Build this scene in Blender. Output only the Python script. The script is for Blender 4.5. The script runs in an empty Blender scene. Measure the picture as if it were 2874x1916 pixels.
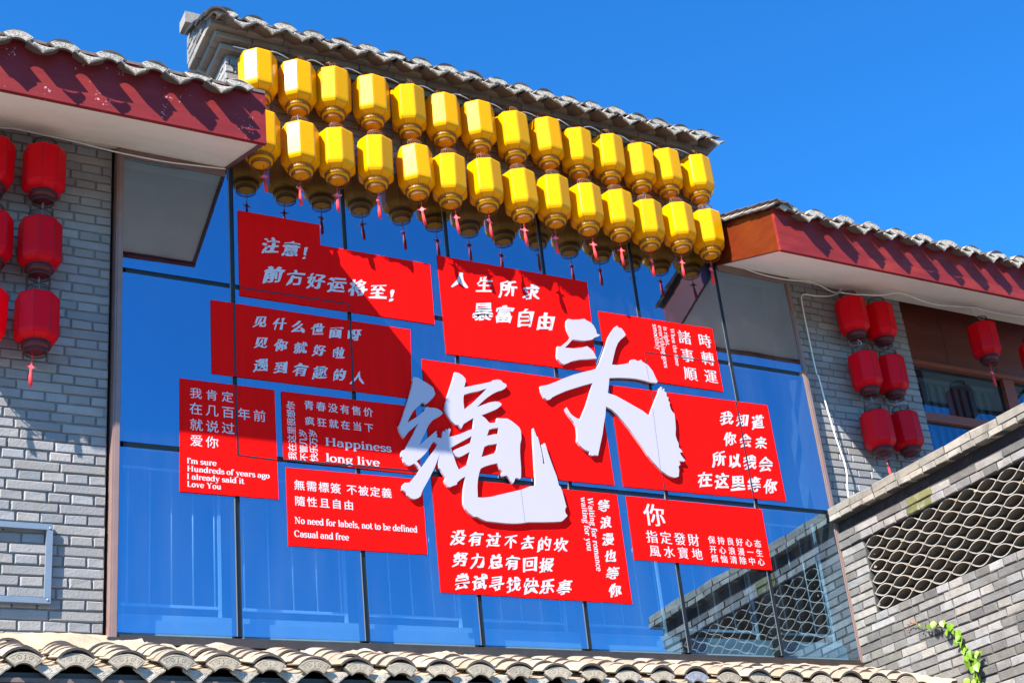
import bpy, bmesh, math, random
from mathutils import Vector, Matrix, noise
random.seed(7)
rnd = random.Random(11)
SC = bpy.context.scene
COL = SC.collection

# ------------------------------------------------------------------ camera, sky, sun, exposure
F_PX, W_PX = 4069.4011588607277, 2874.0
PPX, PPY = 1594.91583773, 1133.88460811
CAM = Vector((-2.27199635, -7.03610793, -2.18461971))
MROW = [[0.86758899, -0.48410761, -0.11370646], [0.11216554, 0.41327002, -0.90367405], [0.48446695, 0.77126371, 0.41284871]]
cam_d = bpy.data.cameras.new('camera'); cam = bpy.data.objects.new('camera', cam_d); COL.objects.link(cam)
cam_d.sensor_width = 36.0; cam_d.lens = F_PX / W_PX * 36.0
cam_d.shift_x = -(PPX - 1437.0) / W_PX; cam_d.shift_y = (PPY - 958.0) / W_PX
cam_d.clip_end = 2000.0
cr, cd, cf = Vector(MROW[0]), Vector(MROW[1]), Vector(MROW[2])
cam.matrix_world = Matrix(((cr.x, -cd.x, -cf.x, CAM.x), (cr.y, -cd.y, -cf.y, CAM.y), (cr.z, -cd.z, -cf.z, CAM.z), (0, 0, 0, 1)))
SC.camera = cam

def ray(x, y):
    return cr * ((x - PPX) / F_PX) + cd * ((y - PPY) / F_PX) + cf
def P(x, y, Y=0.0):
    """photograph pixel -> point on the vertical plane Y (the facade is Y = 0)"""
    v = ray(x, y); return CAM + v * ((Y - CAM.y) / v.y)
def PXp(x, y, X):
    v = ray(x, y); return CAM + v * ((X - CAM.x) / v.x)

TRAVEL = Vector((1.95, 1.0, -2.12)).normalized()
world = bpy.data.worlds.new('World'); SC.world = world; world.use_nodes = True
nt = world.node_tree; bg = nt.nodes['Background']
sky = nt.nodes.new('ShaderNodeTexSky'); sky.sky_type = 'NISHITA'; sky.sun_disc = False
sky.sun_elevation = math.asin(-TRAVEL.z); sky.sun_rotation = math.atan2(-TRAVEL.x, -TRAVEL.y)
sky.altitude = 1500; sky.air_density = 1.0; sky.dust_density = 0.0; sky.ozone_density = 4.0
hs = nt.nodes.new('ShaderNodeHueSaturation'); hs.inputs['Saturation'].default_value = 1.2
tint = nt.nodes.new('ShaderNodeMix'); tint.data_type = 'RGBA'; tint.blend_type = 'MULTIPLY'; tint.inputs['Factor'].default_value = 1.0
tint.inputs['B'].default_value = (.55, 1.36, 1.72, 1)      # the deep saturated blue of the clear day
nt.links.new(sky.outputs[0], hs.inputs['Color']); nt.links.new(hs.outputs[0], tint.inputs['A']); nt.links.new(tint.outputs['Result'], bg.inputs['Color'])
bg.inputs['Strength'].default_value = 0.066
sun_d = bpy.data.lights.new('sun', 'SUN'); sun = bpy.data.objects.new('sun', sun_d); COL.objects.link(sun)
sun_d.energy = 5.0; sun_d.angle = math.radians(0.5); sun_d.color = (1.0, 0.91, 0.78)
sun.rotation_euler = TRAVEL.to_track_quat('-Z', 'Y').to_euler(); sun.location = (-10, -8, 12)
vs = SC.view_settings
vs.view_transform = 'Standard'; vs.look = 'None'; vs.gamma = 1.0; vs.use_curve_mapping = False; vs.exposure = 1.62

# ------------------------------------------------------------------ helpers
def tag(o, label=None, cat=None, group=None, kind=None):
    for k, v in (('label', label), ('category', cat), ('group', group), ('kind', kind)):
        if v: o[k] = v
    return o
def empty(name, loc=(0, 0, 0), rot=(0, 0, 0)):
    o = bpy.data.objects.new(name, None); COL.objects.link(o); o.location = loc; o.rotation_euler = rot
    o.empty_display_size = 0.1
    return o
def link(name, me, parent=None, loc=None, rot=None, scale=None):
    o = bpy.data.objects.new(name, me); COL.objects.link(o)
    if parent: o.parent = parent
    if loc is not None: o.location = loc
    if rot is not None: o.rotation_euler = rot
    if scale is not None: o.scale = scale
    return o
class MB:
    def __init__(s): s.v = []; s.f = []; s.m = []; s.sm = []
    def add(s, vs, fs, mi=0, smooth=False):
        b = len(s.v); s.v += [tuple(v) for v in vs]
        for f in fs: s.f.append(tuple(b + i for i in f)); s.m.append(mi); s.sm.append(smooth)
    def box(s, a, b, mi=0):
        x0, y0, z0 = a; x1, y1, z1 = b
        s.add([(x0,y0,z0),(x1,y0,z0),(x1,y1,z0),(x0,y1,z0),(x0,y0,z1),(x1,y0,z1),(x1,y1,z1),(x0,y1,z1)],
              [(3,2,1,0),(4,5,6,7),(0,1,5,4),(1,2,6,5),(2,3,7,6),(3,0,4,7)], mi)
    def prism(s, prof, y0, y1, mi=0):
        """outline in (x, z), anticlockwise seen from -Y, extruded from y0 (front) to y1"""
        n = len(prof)
        s.add([(x, y0, z) for x, z in prof] + [(x, y1, z) for x, z in prof],
              [tuple(range(n)), tuple(range(2*n-1, n-1, -1))] + [(i, n+i, n+(i+1)%n, (i+1)%n) for i in range(n)], mi)
    def tube(s, pts, r, seg=6, mi=0, caps=True):
        pts = [Vector(p) for p in pts]; rings = []
        for i, p in enumerate(pts):
            t = (pts[min(i+1, len(pts)-1)] - pts[max(i-1, 0)])
            t = t.normalized() if t.length > 1e-9 else Vector((0,0,1))
            up = Vector((0,0,1)) if abs(t.z) < 0.9 else Vector((0,1,0))
            u = t.cross(up).normalized(); w = t.cross(u).normalized()
            rr = r[i] if isinstance(r, (list, tuple)) else r
            rings.append([p + (u*math.cos(2*math.pi*k/seg) + w*math.sin(2*math.pi*k/seg))*rr for k in range(seg)])
        vs = [q for R in rings for q in R]; fs = []
        for i in range(len(pts)-1):
            for k in range(seg):
                fs.append((i*seg+k, i*seg+(k+1)%seg, (i+1)*seg+(k+1)%seg, (i+1)*seg+k))
        if caps: fs.append(tuple(range(seg-1, -1, -1))); fs.append(tuple((len(pts)-1)*seg+k for k in range(seg)))
        s.add(vs, fs, mi, True)
    def lathe(s, prof, seg, mi=0, smooth=True, close=False):
        vs = [(r*math.cos(2*math.pi*k/seg), r*math.sin(2*math.pi*k/seg), z) for r, z in prof for k in range(seg)]
        fs = []; n = len(prof)
        for i in range(n if close else n-1):
            j = (i+1) % n
            for k in range(seg): fs.append((i*seg+k, i*seg+(k+1)%seg, j*seg+(k+1)%seg, j*seg+k))
        s.add(vs, fs, mi, smooth)
    def mesh(s, name, mats):
        me = bpy.data.meshes.new(name); me.from_pydata(s.v, [], s.f)
        for m in (mats if isinstance(mats, (list, tuple)) else [mats]): me.materials.append(m)
        me.polygons.foreach_set('material_index', s.m); me.polygons.foreach_set('use_smooth', s.sm)
        bm = bmesh.new(); bm.from_mesh(me); bmesh.ops.recalc_face_normals(bm, faces=bm.faces); bm.to_mesh(me); bm.free()
        me.update(); return me
    def build(s, name, mats, parent=None, **k): return link(name, s.mesh(name, mats), parent, **k)
def smooth_path(pts, n=6):
    pts = [Vector(p) for p in pts]; out = []
    for i in range(len(pts)-1):
        p0, p1, p2, p3 = pts[max(i-1,0)], pts[i], pts[i+1], pts[min(i+2,len(pts)-1)]
        for k in range(n):
            t = k/n
            out.append(0.5*((2*p1) + (p2-p0)*t + (2*p0-5*p1+4*p2-p3)*t*t + (3*p1-p0-3*p2+p3)*t**3))
    out.append(pts[-1]); return out

# ------------------------------------------------------------------ materials
def srgb(r, g, b):
    f = lambda c: (c/255/12.92) if c/255 <= 0.04045 else ((c/255+0.055)/1.055)**2.4
    return (f(r), f(g), f(b))
def mat(name, col, rough=0.6, var=0.0, noise_amt=0.0, noise_scale=8.0, bump=0.0, bump_scale=60.0, spec=0.5, dark=None,
        stain=0.0, stain_col=(0.05, 0.05, 0.045), stain_scale=3.0, coat=0.0, hue_var=0.0, stretch=None, world_tex=True, speck=0.0, speck_col=(0.7,0.7,0.7), trans=0.0):
    m = bpy.data.materials.new(name); m.use_nodes = True; t = m.node_tree; N = t.nodes; L = t.links
    b = N['Principled BSDF']; b.inputs['Roughness'].default_value = rough
    b.inputs['Specular IOR Level'].default_value = spec; b.inputs['Coat Weight'].default_value = coat
    geo = N.new('ShaderNodeNewGeometry'); tc = N.new('ShaderNodeTexCoord')
    src = geo.outputs['Position'] if world_tex else tc.outputs['Object']
    if stretch:
        mp = N.new('ShaderNodeMapping'); mp.inputs['Scale'].default_value = stretch; L.new(src, mp.inputs['Vector']); src = mp.outputs[0]
    rgb = N.new('ShaderNodeRGB'); rgb.outputs[0].default_value = (*col, 1); cur = rgb.outputs[0]
    if var or hue_var:
        oi = N.new('ShaderNodeObjectInfo'); h = N.new('ShaderNodeHueSaturation'); mr = N.new('ShaderNodeMapRange')
        mr.inputs['To Min'].default_value = 1-var; mr.inputs['To Max'].default_value = 1+var
        L.new(oi.outputs['Random'], mr.inputs['Value']); L.new(mr.outputs[0], h.inputs['Value']); L.new(cur, h.inputs['Color'])
        if hue_var:
            mu = N.new('ShaderNodeMath'); mu.operation = 'MULTIPLY'; mu.inputs[1].default_value = 7.31
            fr = N.new('ShaderNodeMath'); fr.operation = 'FRACT'; L.new(oi.outputs['Random'], mu.inputs[0]); L.new(mu.outputs[0], fr.inputs[0])
            mx = N.new('ShaderNodeMix'); mx.data_type = 'RGBA'; mx.blend_type = 'MULTIPLY'; mx.inputs['Factor'].default_value = 1.0
            cr_ = N.new('ShaderNodeValToRGB'); e = cr_.color_ramp.elements
            e[0].color = (1-hue_var*.55, 1-hue_var*.2, 1+hue_var*.5, 1); e[1].color = (1+hue_var*.5, 1.0, 1-hue_var*.6, 1)
            L.new(fr.outputs[0], cr_.inputs[0]); L.new(h.outputs[0], mx.inputs['A']); L.new(cr_.outputs[0], mx.inputs['B']); cur = mx.outputs['Result']
        else: cur = h.outputs[0]
    if noise_amt:
        n = N.new('ShaderNodeTexNoise'); n.inputs['Scale'].default_value = noise_scale; n.inputs['Detail'].default_value = 8; n.inputs['Roughness'].default_value = .65
        L.new(src, n.inputs['Vector']); mr = N.new('ShaderNodeMapRange')
        mr.inputs['From Min'].default_value = .25; mr.inputs['From Max'].default_value = .75
        mr.inputs['To Min'].default_value = 1-noise_amt; mr.inputs['To Max'].default_value = 1+noise_amt
        L.new(n.outputs['Fac'], mr.inputs['Value']); h = N.new('ShaderNodeHueSaturation'); L.new(mr.outputs[0], h.inputs['Value']); L.new(cur, h.inputs['Color']); cur = h.outputs[0]
    if stain:
        n = N.new('ShaderNodeTexNoise'); n.inputs['Scale'].default_value = stain_scale; n.inputs['Detail'].default_value = 10; n.inputs['Roughness'].default_value = .7
        L.new(src, n.inputs['Vector']); r_ = N.new('ShaderNodeValToRGB'); r_.color_ramp.elements[0].position = .5; r_.color_ramp.elements[1].position = .72
        r_.color_ramp.elements[1].color = (stain,)*3 + (1,); L.new(n.outputs['Fac'], r_.inputs[0])
        mx = N.new('ShaderNodeMix'); mx.data_type = 'RGBA'; L.new(r_.outputs[0], mx.inputs['Factor']); L.new(cur, mx.inputs['A']); mx.inputs['B'].default_value = (*stain_col, 1); cur = mx.outputs['Result']
    if speck:
        vo = N.new('ShaderNodeTexNoise'); vo.inputs['Scale'].default_value = 70; vo.inputs['Detail'].default_value = 3
        L.new(geo.outputs['Position'], vo.inputs['Vector'])
        v2 = N.new('ShaderNodeTexNoise'); v2.inputs['Scale'].default_value = 6; L.new(geo.outputs['Position'], v2.inputs['Vector'])
        ad = N.new('ShaderNodeMath'); ad.operation = 'ADD'; L.new(vo.outputs['Fac'], ad.inputs[0]); L.new(v2.outputs['Fac'], ad.inputs[1])
        r_ = N.new('ShaderNodeValToRGB'); r_.color_ramp.elements[0].position = .5; r_.color_ramp.elements[1].position = .5
        mr = N.new('ShaderNodeMapRange'); mr.inputs['From Min'].default_value = speck; mr.inputs['From Max'].default_value = speck+.03
        L.new(ad.outputs[0], mr.inputs['Value']); mx = N.new('ShaderNodeMix'); mx.data_type = 'RGBA'
        L.new(mr.outputs[0], mx.inputs['Factor']); L.new(cur, mx.inputs['A']); mx.inputs['B'].default_value = (*speck_col, 1); cur = mx.outputs['Result']
    L.new(cur, b.inputs['Base Color'])
    if trans:
        td = N.new('ShaderNodeBsdfTranslucent'); L.new(cur, td.inputs['Color']); mxs = N.new('ShaderNodeMixShader'); mxs.inputs[0].default_value = trans
        L.new(b.outputs[0], mxs.inputs[1]); L.new(td.outputs[0], mxs.inputs[2]); L.new(mxs.outputs[0], N['Material Output'].inputs['Surface'])
    if bump:
        n = N.new('ShaderNodeTexNoise'); n.inputs['Scale'].default_value = bump_scale; n.inputs['Detail'].default_value = 6; L.new(src, n.inputs['Vector'])
        bu = N.new('ShaderNodeBump'); bu.inputs['Strength'].default_value = bump; bu.inputs['Distance'].default_value = .004
        L.new(n.outputs['Fac'], bu.inputs['Height']); L.new(bu.outputs[0], b.inputs['Normal'])
    return m

M = {}
M['brick'] = mat('painted_grey_brick', (.225, .224, .224), .75, var=.16, hue_var=.07, noise_amt=.13, noise_scale=14, bump=.6, bump_scale=90, stain=.45, stain_col=(.14,.14,.14), stain_scale=7)
M['mortar'] = mat('grey_mortar', (.165, .163, .162), .9, noise_amt=.35, noise_scale=18, bump=.8, bump_scale=70)
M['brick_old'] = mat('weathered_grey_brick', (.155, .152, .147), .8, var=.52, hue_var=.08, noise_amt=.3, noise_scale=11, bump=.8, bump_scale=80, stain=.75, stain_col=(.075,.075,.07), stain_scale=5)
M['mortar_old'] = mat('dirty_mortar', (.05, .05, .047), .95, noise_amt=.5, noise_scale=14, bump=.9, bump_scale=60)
M['dark_band'] = mat('near_black_brick', (.009, .0095, .011), .85, var=.3, noise_amt=.5, noise_scale=10, bump=.6, stain=.4, stain_col=(.08,.08,.075), stain_scale=16)  # near-black base colour for the recessed band below the coping
M['moss'] = mat('mossy_brick', (.11, .115, .04), .9, var=.2, noise_amt=.4, noise_scale=16, bump=.8, stain=.6, stain_col=(.3,.3,.26), stain_scale=12)
M['cornice'] = mat('cornice_brick', (.215, .203, .183), .8, var=.14, hue_var=.05, noise_amt=.2, noise_scale=12, bump=.6, bump_scale=80, stain=.6, stain_col=(.12,.11,.09), stain_scale=6)
M['tile'] = mat('grey_clay_tile', (.215, .20, .178), .8, var=.17, hue_var=.06, noise_amt=.2, noise_scale=16, bump=.5, bump_scale=90, stain=.55, stain_col=(.16,.155,.15), stain_scale=8)
M['tile_warm'] = mat('buff_clay_tile', (.26, .212, .157), .85, var=.2, hue_var=.07, noise_amt=.16, noise_scale=12, bump=.4, bump_scale=90, stain=.5, stain_col=(.27,.215,.155), stain_scale=6)
M['tile_edge'] = mat('tile_underside', (.12, .095, .085), .9, noise_amt=.3, noise_scale=30)
M['fan'] = mat('moulded_tile_end', (.33, .305, .26), .8, var=.1, hue_var=.05, noise_amt=.15, noise_scale=20, bump=.5, bump_scale=120, stain=.45, stain_col=(.2,.19,.17), stain_scale=14)
M['fan_warm'] = mat('buff_moulded_tile_end', (.27, .238, .185), .8, var=.1, hue_var=.05, noise_amt=.15, noise_scale=20, bump=.5, bump_scale=120, stain=.45, stain_col=(.22,.19,.15), stain_scale=14)
M['fan_dark'] = mat('slate_blue_tile_end', (.2, .215, .25), .8, noise_amt=.2, noise_scale=20, bump=.4)
M['bed'] = mat('lime_mortar_bed', (.31, .25, .18), .95, noise_amt=.22, noise_scale=9, bump=1.0, bump_scale=45, stain=.5, stain_col=(.36,.29,.2), stain_scale=7)
M['fascia'] = mat('dark_red_timber', (.185, .018, .02), .5, spec=.2, noise_amt=.16, noise_scale=5, stretch=(1, 1, 5), bump=.15, bump_scale=40, stain=.4, stain_col=(.3,.03,.02), stain_scale=1.6, speck=1.265, speck_col=(.5,.26,.26))
M['fascia_r'] = mat('varnished_red_timber', (.19, .018, .017), .45, spec=.22, noise_amt=.2, noise_scale=5, stretch=(1, 1, 5), bump=.12, bump_scale=40, stain=.5, stain_col=(.38,.05,.02), stain_scale=1.7)
M['orange_wood'] = mat('orange_varnished_board', (.11, .016, .003), .36, noise_amt=.3, noise_scale=6, stretch=(1, 1, 4), bump=.15, bump_scale=40, stain=.5, stain_col=(.12,.025,.008), stain_scale=4)
M['dark_wood'] = mat('dark_brown_panelling', (.12, .025, .014), .5, noise_amt=.3, noise_scale=4, stretch=(1, 1, 6), bump=.2, bump_scale=30, stain=.4, stain_col=(.05,.012,.01), stain_scale=3)
M['win_wood'] = mat('brown_window_timber', (.2, .05, .022), .4, noise_amt=.2, noise_scale=8, stretch=(1, 1, 4))
M['soffit'] = mat('off_white_soffit_paint', (.80, .76, .69), .85, noise_amt=.05, noise_scale=3, bump=.2, bump_scale=30, stain=.25, stain_col=(.4,.38,.34), stain_scale=2.2)
M['frame'] = mat('brown_metal_frame', (.2, .13, .115), .45, noise_amt=.12, noise_scale=8, spec=.6)
M['gasket'] = mat('black_silicone_joint', (.012, .013, .015), .5, noise_amt=.3, noise_scale=30)
M['joint_lip'] = mat('grey_joint_lip', (.16, .165, .17), .45)
M['sill'] = mat('dark_sill_metal', (.035, .027, .024), .5, noise_amt=.3, noise_scale=12)
M['sign'] = mat('red_poster_vinyl', (.80, .004, .003), .6, noise_amt=.10, noise_scale=2.2, stretch=(6, 1, .5), spec=.05)
M['letter'] = mat('white_print', (.56, .53, .55), .55)
M['board_white'] = mat('white_raised_board', (.43, .40, .47), .45, spec=.35)
M['yellow'] = mat('yellow_lantern_fabric', (.84, .41, .0), .21, var=.04, spec=.22, trans=.25, bump=.12, bump_scale=25, stretch=(3,3,.6), world_tex=False)
M['red_l'] = mat('red_lantern_fabric', (.84, .001, .014), .35, var=.08, spec=.22, trans=.42, bump=.1, bump_scale=25, stretch=(3,3,.6), world_tex=False)
M['brass'] = mat('bronze_filigree', (.19, .075, .018), .45, noise_amt=.3, noise_scale=60)
M['iron'] = mat('black_filigree', (.035, .022, .024), .45, noise_amt=.3, noise_scale=60)
M['seam_y'] = mat('amber_seam', (.30, .115, .0), .5)
M['seam_r'] = mat('maroon_seam', (.12, .0, .006), .5)
M['tassel'] = mat('red_tassel_thread', (.85, .03, .04), .7)
M['knot'] = mat('pink_knot', (.9, .13, .16), .6)
M['chain'] = mat('steel_chain', (.35, .34, .32), .35)
M['wire'] = mat('white_cable', (.72, .72, .72), .5)
M['red_wire'] = mat('red_flex', (.5, .08, .07), .5)
M['steel'] = mat('blue_grey_steel', (.135, .18, .24), .4, noise_amt=.1, noise_scale=12, spec=.6)
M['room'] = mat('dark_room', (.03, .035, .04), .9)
M['ledge'] = mat('pale_inner_ledge', (.5, .58, .62), .8, noise_amt=.1)
M['rail'] = mat('white_inner_rail', (.85, .9, .95), .35)
M['blind'] = mat('blue_grey_blind', (.38, .50, .50), .8, var=.1)
M['blind_head'] = mat('pale_blind_rail', (.42, .47, .42), .6)
M['lattice'] = mat('pale_lattice_tile', (.29, .275, .245), .8, var=.12, noise_amt=.2, noise_scale=20, bump=.4, stain=.3, stain_col=(.25,.23,.2), stain_scale=10)
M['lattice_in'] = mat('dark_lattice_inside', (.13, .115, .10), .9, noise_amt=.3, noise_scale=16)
M['road'] = mat('dark_asphalt', (.05, .05, .052), .9, noise_amt=.3, noise_scale=3)
M['ground'] = mat('pale_bounce_paving', (.205, .187, .162), .85, noise_amt=.2, noise_scale=1.5, bump=.3)
M['leaf'] = mat('vine_leaf', (.13, .25, .010), .45, var=.25, hue_var=.25, noise_amt=.2, noise_scale=40)
M['stem'] = mat('vine_stem', (.16, .07, .03), .7)
M['bud'] = mat('red_vine_bud', (.35, .12, .07), .6)

def glass_mat(name, refl, trans, fac):
    m = bpy.data.materials.new(name); m.use_nodes = True; t = m.node_tree; N = t.nodes; L = t.links; N.clear()
    wn = N.new('ShaderNodeTexNoise'); wn.inputs['Scale'].default_value = 1.7; wn.inputs['Detail'].default_value = 1; gq = N.new('ShaderNodeNewGeometry'); L.new(gq.outputs['Position'], wn.inputs['Vector'])
    wb = N.new('ShaderNodeBump'); wb.inputs['Strength'].default_value = .1; wb.inputs['Distance'].default_value = .02; L.new(wn.outputs['Fac'], wb.inputs['Height'])
    out = N.new('ShaderNodeOutputMaterial'); g = N.new('ShaderNodeBsdfGlossy'); L.new(wb.outputs[0], g.inputs['Normal']); g.inputs['Roughness'].default_value = 0.0; g.inputs['Color'].default_value = (*refl, 1)
    tr = N.new('ShaderNodeBsdfTransparent'); tr.inputs['Color'].default_value = (*trans, 1)
    mx = N.new('ShaderNodeMixShader'); mx.inputs[0].default_value = fac; L.new(tr.outputs[0], mx.inputs[1]); L.new(g.outputs[0], mx.inputs[2])
    df = N.new('ShaderNodeBsdfDiffuse'); df.inputs['Color'].default_value = (.5, .55, .6, 1)   # thin film of dust
    no = N.new('ShaderNodeTexNoise'); no.inputs['Scale'].default_value = 2.5; no.inputs['Detail'].default_value = 8
    mp = N.new('ShaderNodeMapping'); mp.inputs['Scale'].default_value = (3, 1, .5); geo = N.new('ShaderNodeNewGeometry'); L.new(geo.outputs['Position'], mp.inputs['Vector']); L.new(mp.outputs[0], no.inputs['Vector'])
    mr = N.new('ShaderNodeMapRange'); mr.inputs['From Min'].default_value = .4; mr.inputs['From Max'].default_value = .8; mr.inputs['To Min'].default_value = .006; mr.inputs['To Max'].default_value = .032
    L.new(no.outputs['Fac'], mr.inputs['Value']); m2 = N.new('ShaderNodeMixShader'); L.new(mr.outputs[0], m2.inputs[0]); L.new(mx.outputs[0], m2.inputs[1]); L.new(df.outputs[0], m2.inputs[2])
    L.new(m2.outputs[0], out.inputs['Surface']); return m
M['glass'] = glass_mat('blue_mirror_glass', (.41, .585, .76), (.52, .76, .9), .58)
M['glass_side'] = glass_mat('plain_window_glass', (.22, .36, .5), (.6, .75, .8), .3)

# ------------------------------------------------------------------ ground
g = MB(); g.add([(-250,-250,-3.8),(250,-250,-3.8),(250,250,-3.8),(-250,250,-3.8)], [(0,1,2,3)])
tag(g.build('road', M['road']), kind='structure')
g = MB(); g.box((-60, -8.2, -3.95), (60, 3.0, -3.68)); tag(g.build('bounce_pavement', M['ground']), kind='structure')  # unseen pale strip, added to bounce sunlight up onto the soffits

# ------------------------------------------------------------------ bricks
COURSE = .0559
def brick_mesh(l, h, d, material, rough=.0022, name='brick'):
    """one brick, front face at y = 0 facing -Y, origin at its lower left front corner"""
    j = lambda a=1: rnd.uniform(-rough, rough)*a
    c = .004
    v = [(j(), .005, j()), (l+j(), .005, j()), (l+j(), .005, h+j()), (j(), .005, h+j()),
         (c+j(), j(.5), c+j()), (l-c+j(), j(.5), c+j()), (l-c+j(), j(.5), h-c+j()), (c+j(), j(.5), h-c+j()),
         (0, d, 0), (l, d, 0), (l, d, h), (0, d, h)]
    f = [(4,5,6,7), (0,1,5,4), (1,2,6,5), (2,3,7,6), (3,0,4,7), (0,8,9,1), (1,9,10,2), (2,10,11,3), (3,11,8,0)]
    b = MB(); b.add(v, f); return b.mesh(name, material)
class BrickSet:
    def __init__(s, material, h=.048, stretcher=.222, header=.107, d=.05, rough=.0022, n=5):
        s.S = [brick_mesh(stretcher, h, d, material, rough) for _ in range(n)]
        s.H = [brick_mesh(header, h, d, material, rough) for _ in range(n)]
def lay_bricks(parent, bs, x0, x1, z0, z1, pitch=COURSE, clip=None, jitter=.0022, limit=300, name='brick', shift=0.0, sl=.231, hl=.1155, order=None):
    """alternate stretcher and header courses on the local plane y = 0"""
    cells = []
    k = 0; z = z0
    while z + .045 < z1:
        L = sl if k % 2 == 0 else hl
        x = x0 + shift + (0 if k % 2 == 0 else -.058) + ((k//2) % 2)*.03
        while x > x0: x -= L
        while x < x1:
            a, b = max(x, x0), min(x+L-.009, x1)
            if x1-b < .035: b = x1
            if b - a > .02 and (clip is None or clip(a, b, z)): cells.append((a, b, z, k % 2 == 0))
            x += L
        z += pitch; k += 1
    if order: cells.sort(key=order)
    for i, (a, b, z, st) in enumerate(cells):
        base = rnd.choice(bs.S if st else bs.H); w = .222 if st else .107
        if i < limit:
            o = link(name, base, parent, (a, rnd.uniform(-jitter, jitter), z + rnd.uniform(-.0012, .0012)), None, ((b-a)/w, 1, 1))
    if len(cells) > limit:
        r = MB()
        for a, b, z, st in cells[limit:]: r.box((a, 0, z), (b, .05, z+.048))
        tag(r.build(name, bs.S[0].materials[0], parent), kind='stuff')
    return len(cells)

BR = BrickSet(M['brick']); BO = BrickSet(M['brick_old'], rough=.0035)
# left wall
lw = tag(empty('brick_wall', (0, .05, 0)), 'painted grey brick wall left of the big window, under the left eave', 'wall')
m_ = MB(); m_.box((-3.2, .0095, -3.66), (-.672, .3, 3.3)); m_.build('mortar', M['mortar'], lw)
lay_bricks(lw, BR, -1.62, -.675, -.16, 2.96, order=lambda c: -c[1])
# right wall
rw = tag(empty('brick_wall', (0, .05, 0)), 'grey brick wall right of the big window, behind the paired red lanterns', 'wall')
m_ = MB(); m_.box((4.185, .0095, -3.66), (5.285, .28, 3.3)); m_.build('mortar', M['mortar'], rw)
lay_bricks(rw, BR, 4.188, 5.292, .72, 2.98, order=lambda c: -c[2])

# ------------------------------------------------------------------ the big window
cw = tag(empty('window_wall', (0, 0, 0)), 'tall blue mirror glass window wall between the two brick walls', 'window')
VX = [-.6175, 0, .7021, 1.3931, 2.0870, 2.7925, 3.5, 4.1265]
HZ = [0.0, 1.0120, 2.0586, 3.07]
gp = .0155
for i in range(7):
    for j in range(3):
        x0, x1, z0, z1 = VX[i], VX[i+1], HZ[j], HZ[j+1]
        a = x0 + (gp if i else 0); b = x1 - (gp if i < 6 else 0); c = z0 + (gp if j else 0); d = z1 - gp
        p = MB(); w, h = (b-a)/2, (d-c)/2
        p.add([(-w,0,-h),(w,0,-h),(w,0,h),(-w,0,h),(-w,.008,-h),(w,.008,-h),(w,.008,h),(-w,.008,h)],
              [(0,1,2,3),(0,4,5,1),(1,5,6,2),(2,6,7,3),(3,7,4,0)])
        p.build('pane', M['glass'], cw, loc=((a+b)/2, rnd.uniform(-.0006,.0006), (c+d)/2), rot=(rnd.uniform(-.0014,.0014), 0, rnd.uniform(-.0014,.0014)))
for i in range(1, 7):
    m_ = MB(); m_.box((VX[i]-gp-.006, .0105, 0), (VX[i]+gp+.006, .06, HZ[3])); m_.build('mullion', M['gasket'], cw)
    m_ = MB(); m_.box((VX[i]-gp+.001, -.001, .0), (VX[i]-gp+.006, .010, HZ[3])); m_.build('joint_lip', M['joint_lip'], cw)
for j in (1, 2):
    for i in range(7):
        m_ = MB(); m_.box((VX[i]+.02, .011, HZ[j]-gp-.006), (VX[i+1]-.02, .058, HZ[j]+gp+.006)); m_.build('transom', M['gasket'], cw)
for (a, b) in ((-.6560, -.6178), (4.1270, 4.1640)):
    m_ = MB(); m_.box((a, -.006, -.028), (b, .16, 3.0)); m_.box((a+.010, -.012, -.028), (b-.004, -.0065, 3.0)); m_.build('side_frame', M['frame'], cw)
m_ = MB(); m_.box((-.664, -.012, -.062), (4.168, .16, -.0285)); m_.box((-.650, -.004, -.028), (4.16, .12, -.0125)); m_.build('sill_frame', M['sill'], cw)
for (a, b) in ((-.617, -.03), (3.53, 4.127)):
    m_ = MB(); m_.box((a, -.007, 2.80), (b, .10, 2.86)); m_.build('head_frame', M['frame'], cw)
# room behind the glass
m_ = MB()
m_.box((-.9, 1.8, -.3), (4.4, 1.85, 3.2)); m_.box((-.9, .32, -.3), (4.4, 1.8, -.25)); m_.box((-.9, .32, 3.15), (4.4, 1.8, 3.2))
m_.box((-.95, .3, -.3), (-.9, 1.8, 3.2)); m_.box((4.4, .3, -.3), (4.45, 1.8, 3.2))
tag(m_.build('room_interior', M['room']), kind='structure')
m_ = MB(); m_.box((-.615, .10, .0), (4.12, .30, .10)); m_.box((-.615, .12, .10), (4.12, .30, .135)); tag(m_.build('inner_ledge', M['ledge']), kind='structure')
# balustrade seen faintly through the lower panes
for i in range(7):
    a, b = VX[i]+.05, VX[i+1]-.05
    r = tag(empty('railing', ((a+b)/2, .15, .18)), '%s balustrade panel of thin white rods behind the %s bottom pane' % (('faint',)*7)[i:i+1] if False else 'faint panel of thin white rods behind the %s bottom pane from the left' % ('first','second','third','fourth','fifth','sixth','seventh')[i], 'railing', 'rod panels behind the bottom row of glass')
    w = (b-a)/2
    t = MB(); t.box((-w, -.006, .006), (w, .006, .020)); t.build('bottom_rail', M['rail'], r)
    t = MB(); t.box((-w, -.006, .765), (w, .006, .777)); t.build('top_rail', M['rail'], r)
    n = max(4, int(round(2*w/.112)))
    rod = MB(); rod.tube([(0,0,.021),(0,0,.764)], .0045, 6); rme = rod.mesh('rod', M['rail'])
    for k in range(n): link('rod', rme, r, (-w + .03 + k*(2*w-.06)/(n-1), 0, 0))
    post = MB(); post.box((w-.012, -.008, -.08), (w+.004, .010, .80)); post.build('post', M['rail'], r)

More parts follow.
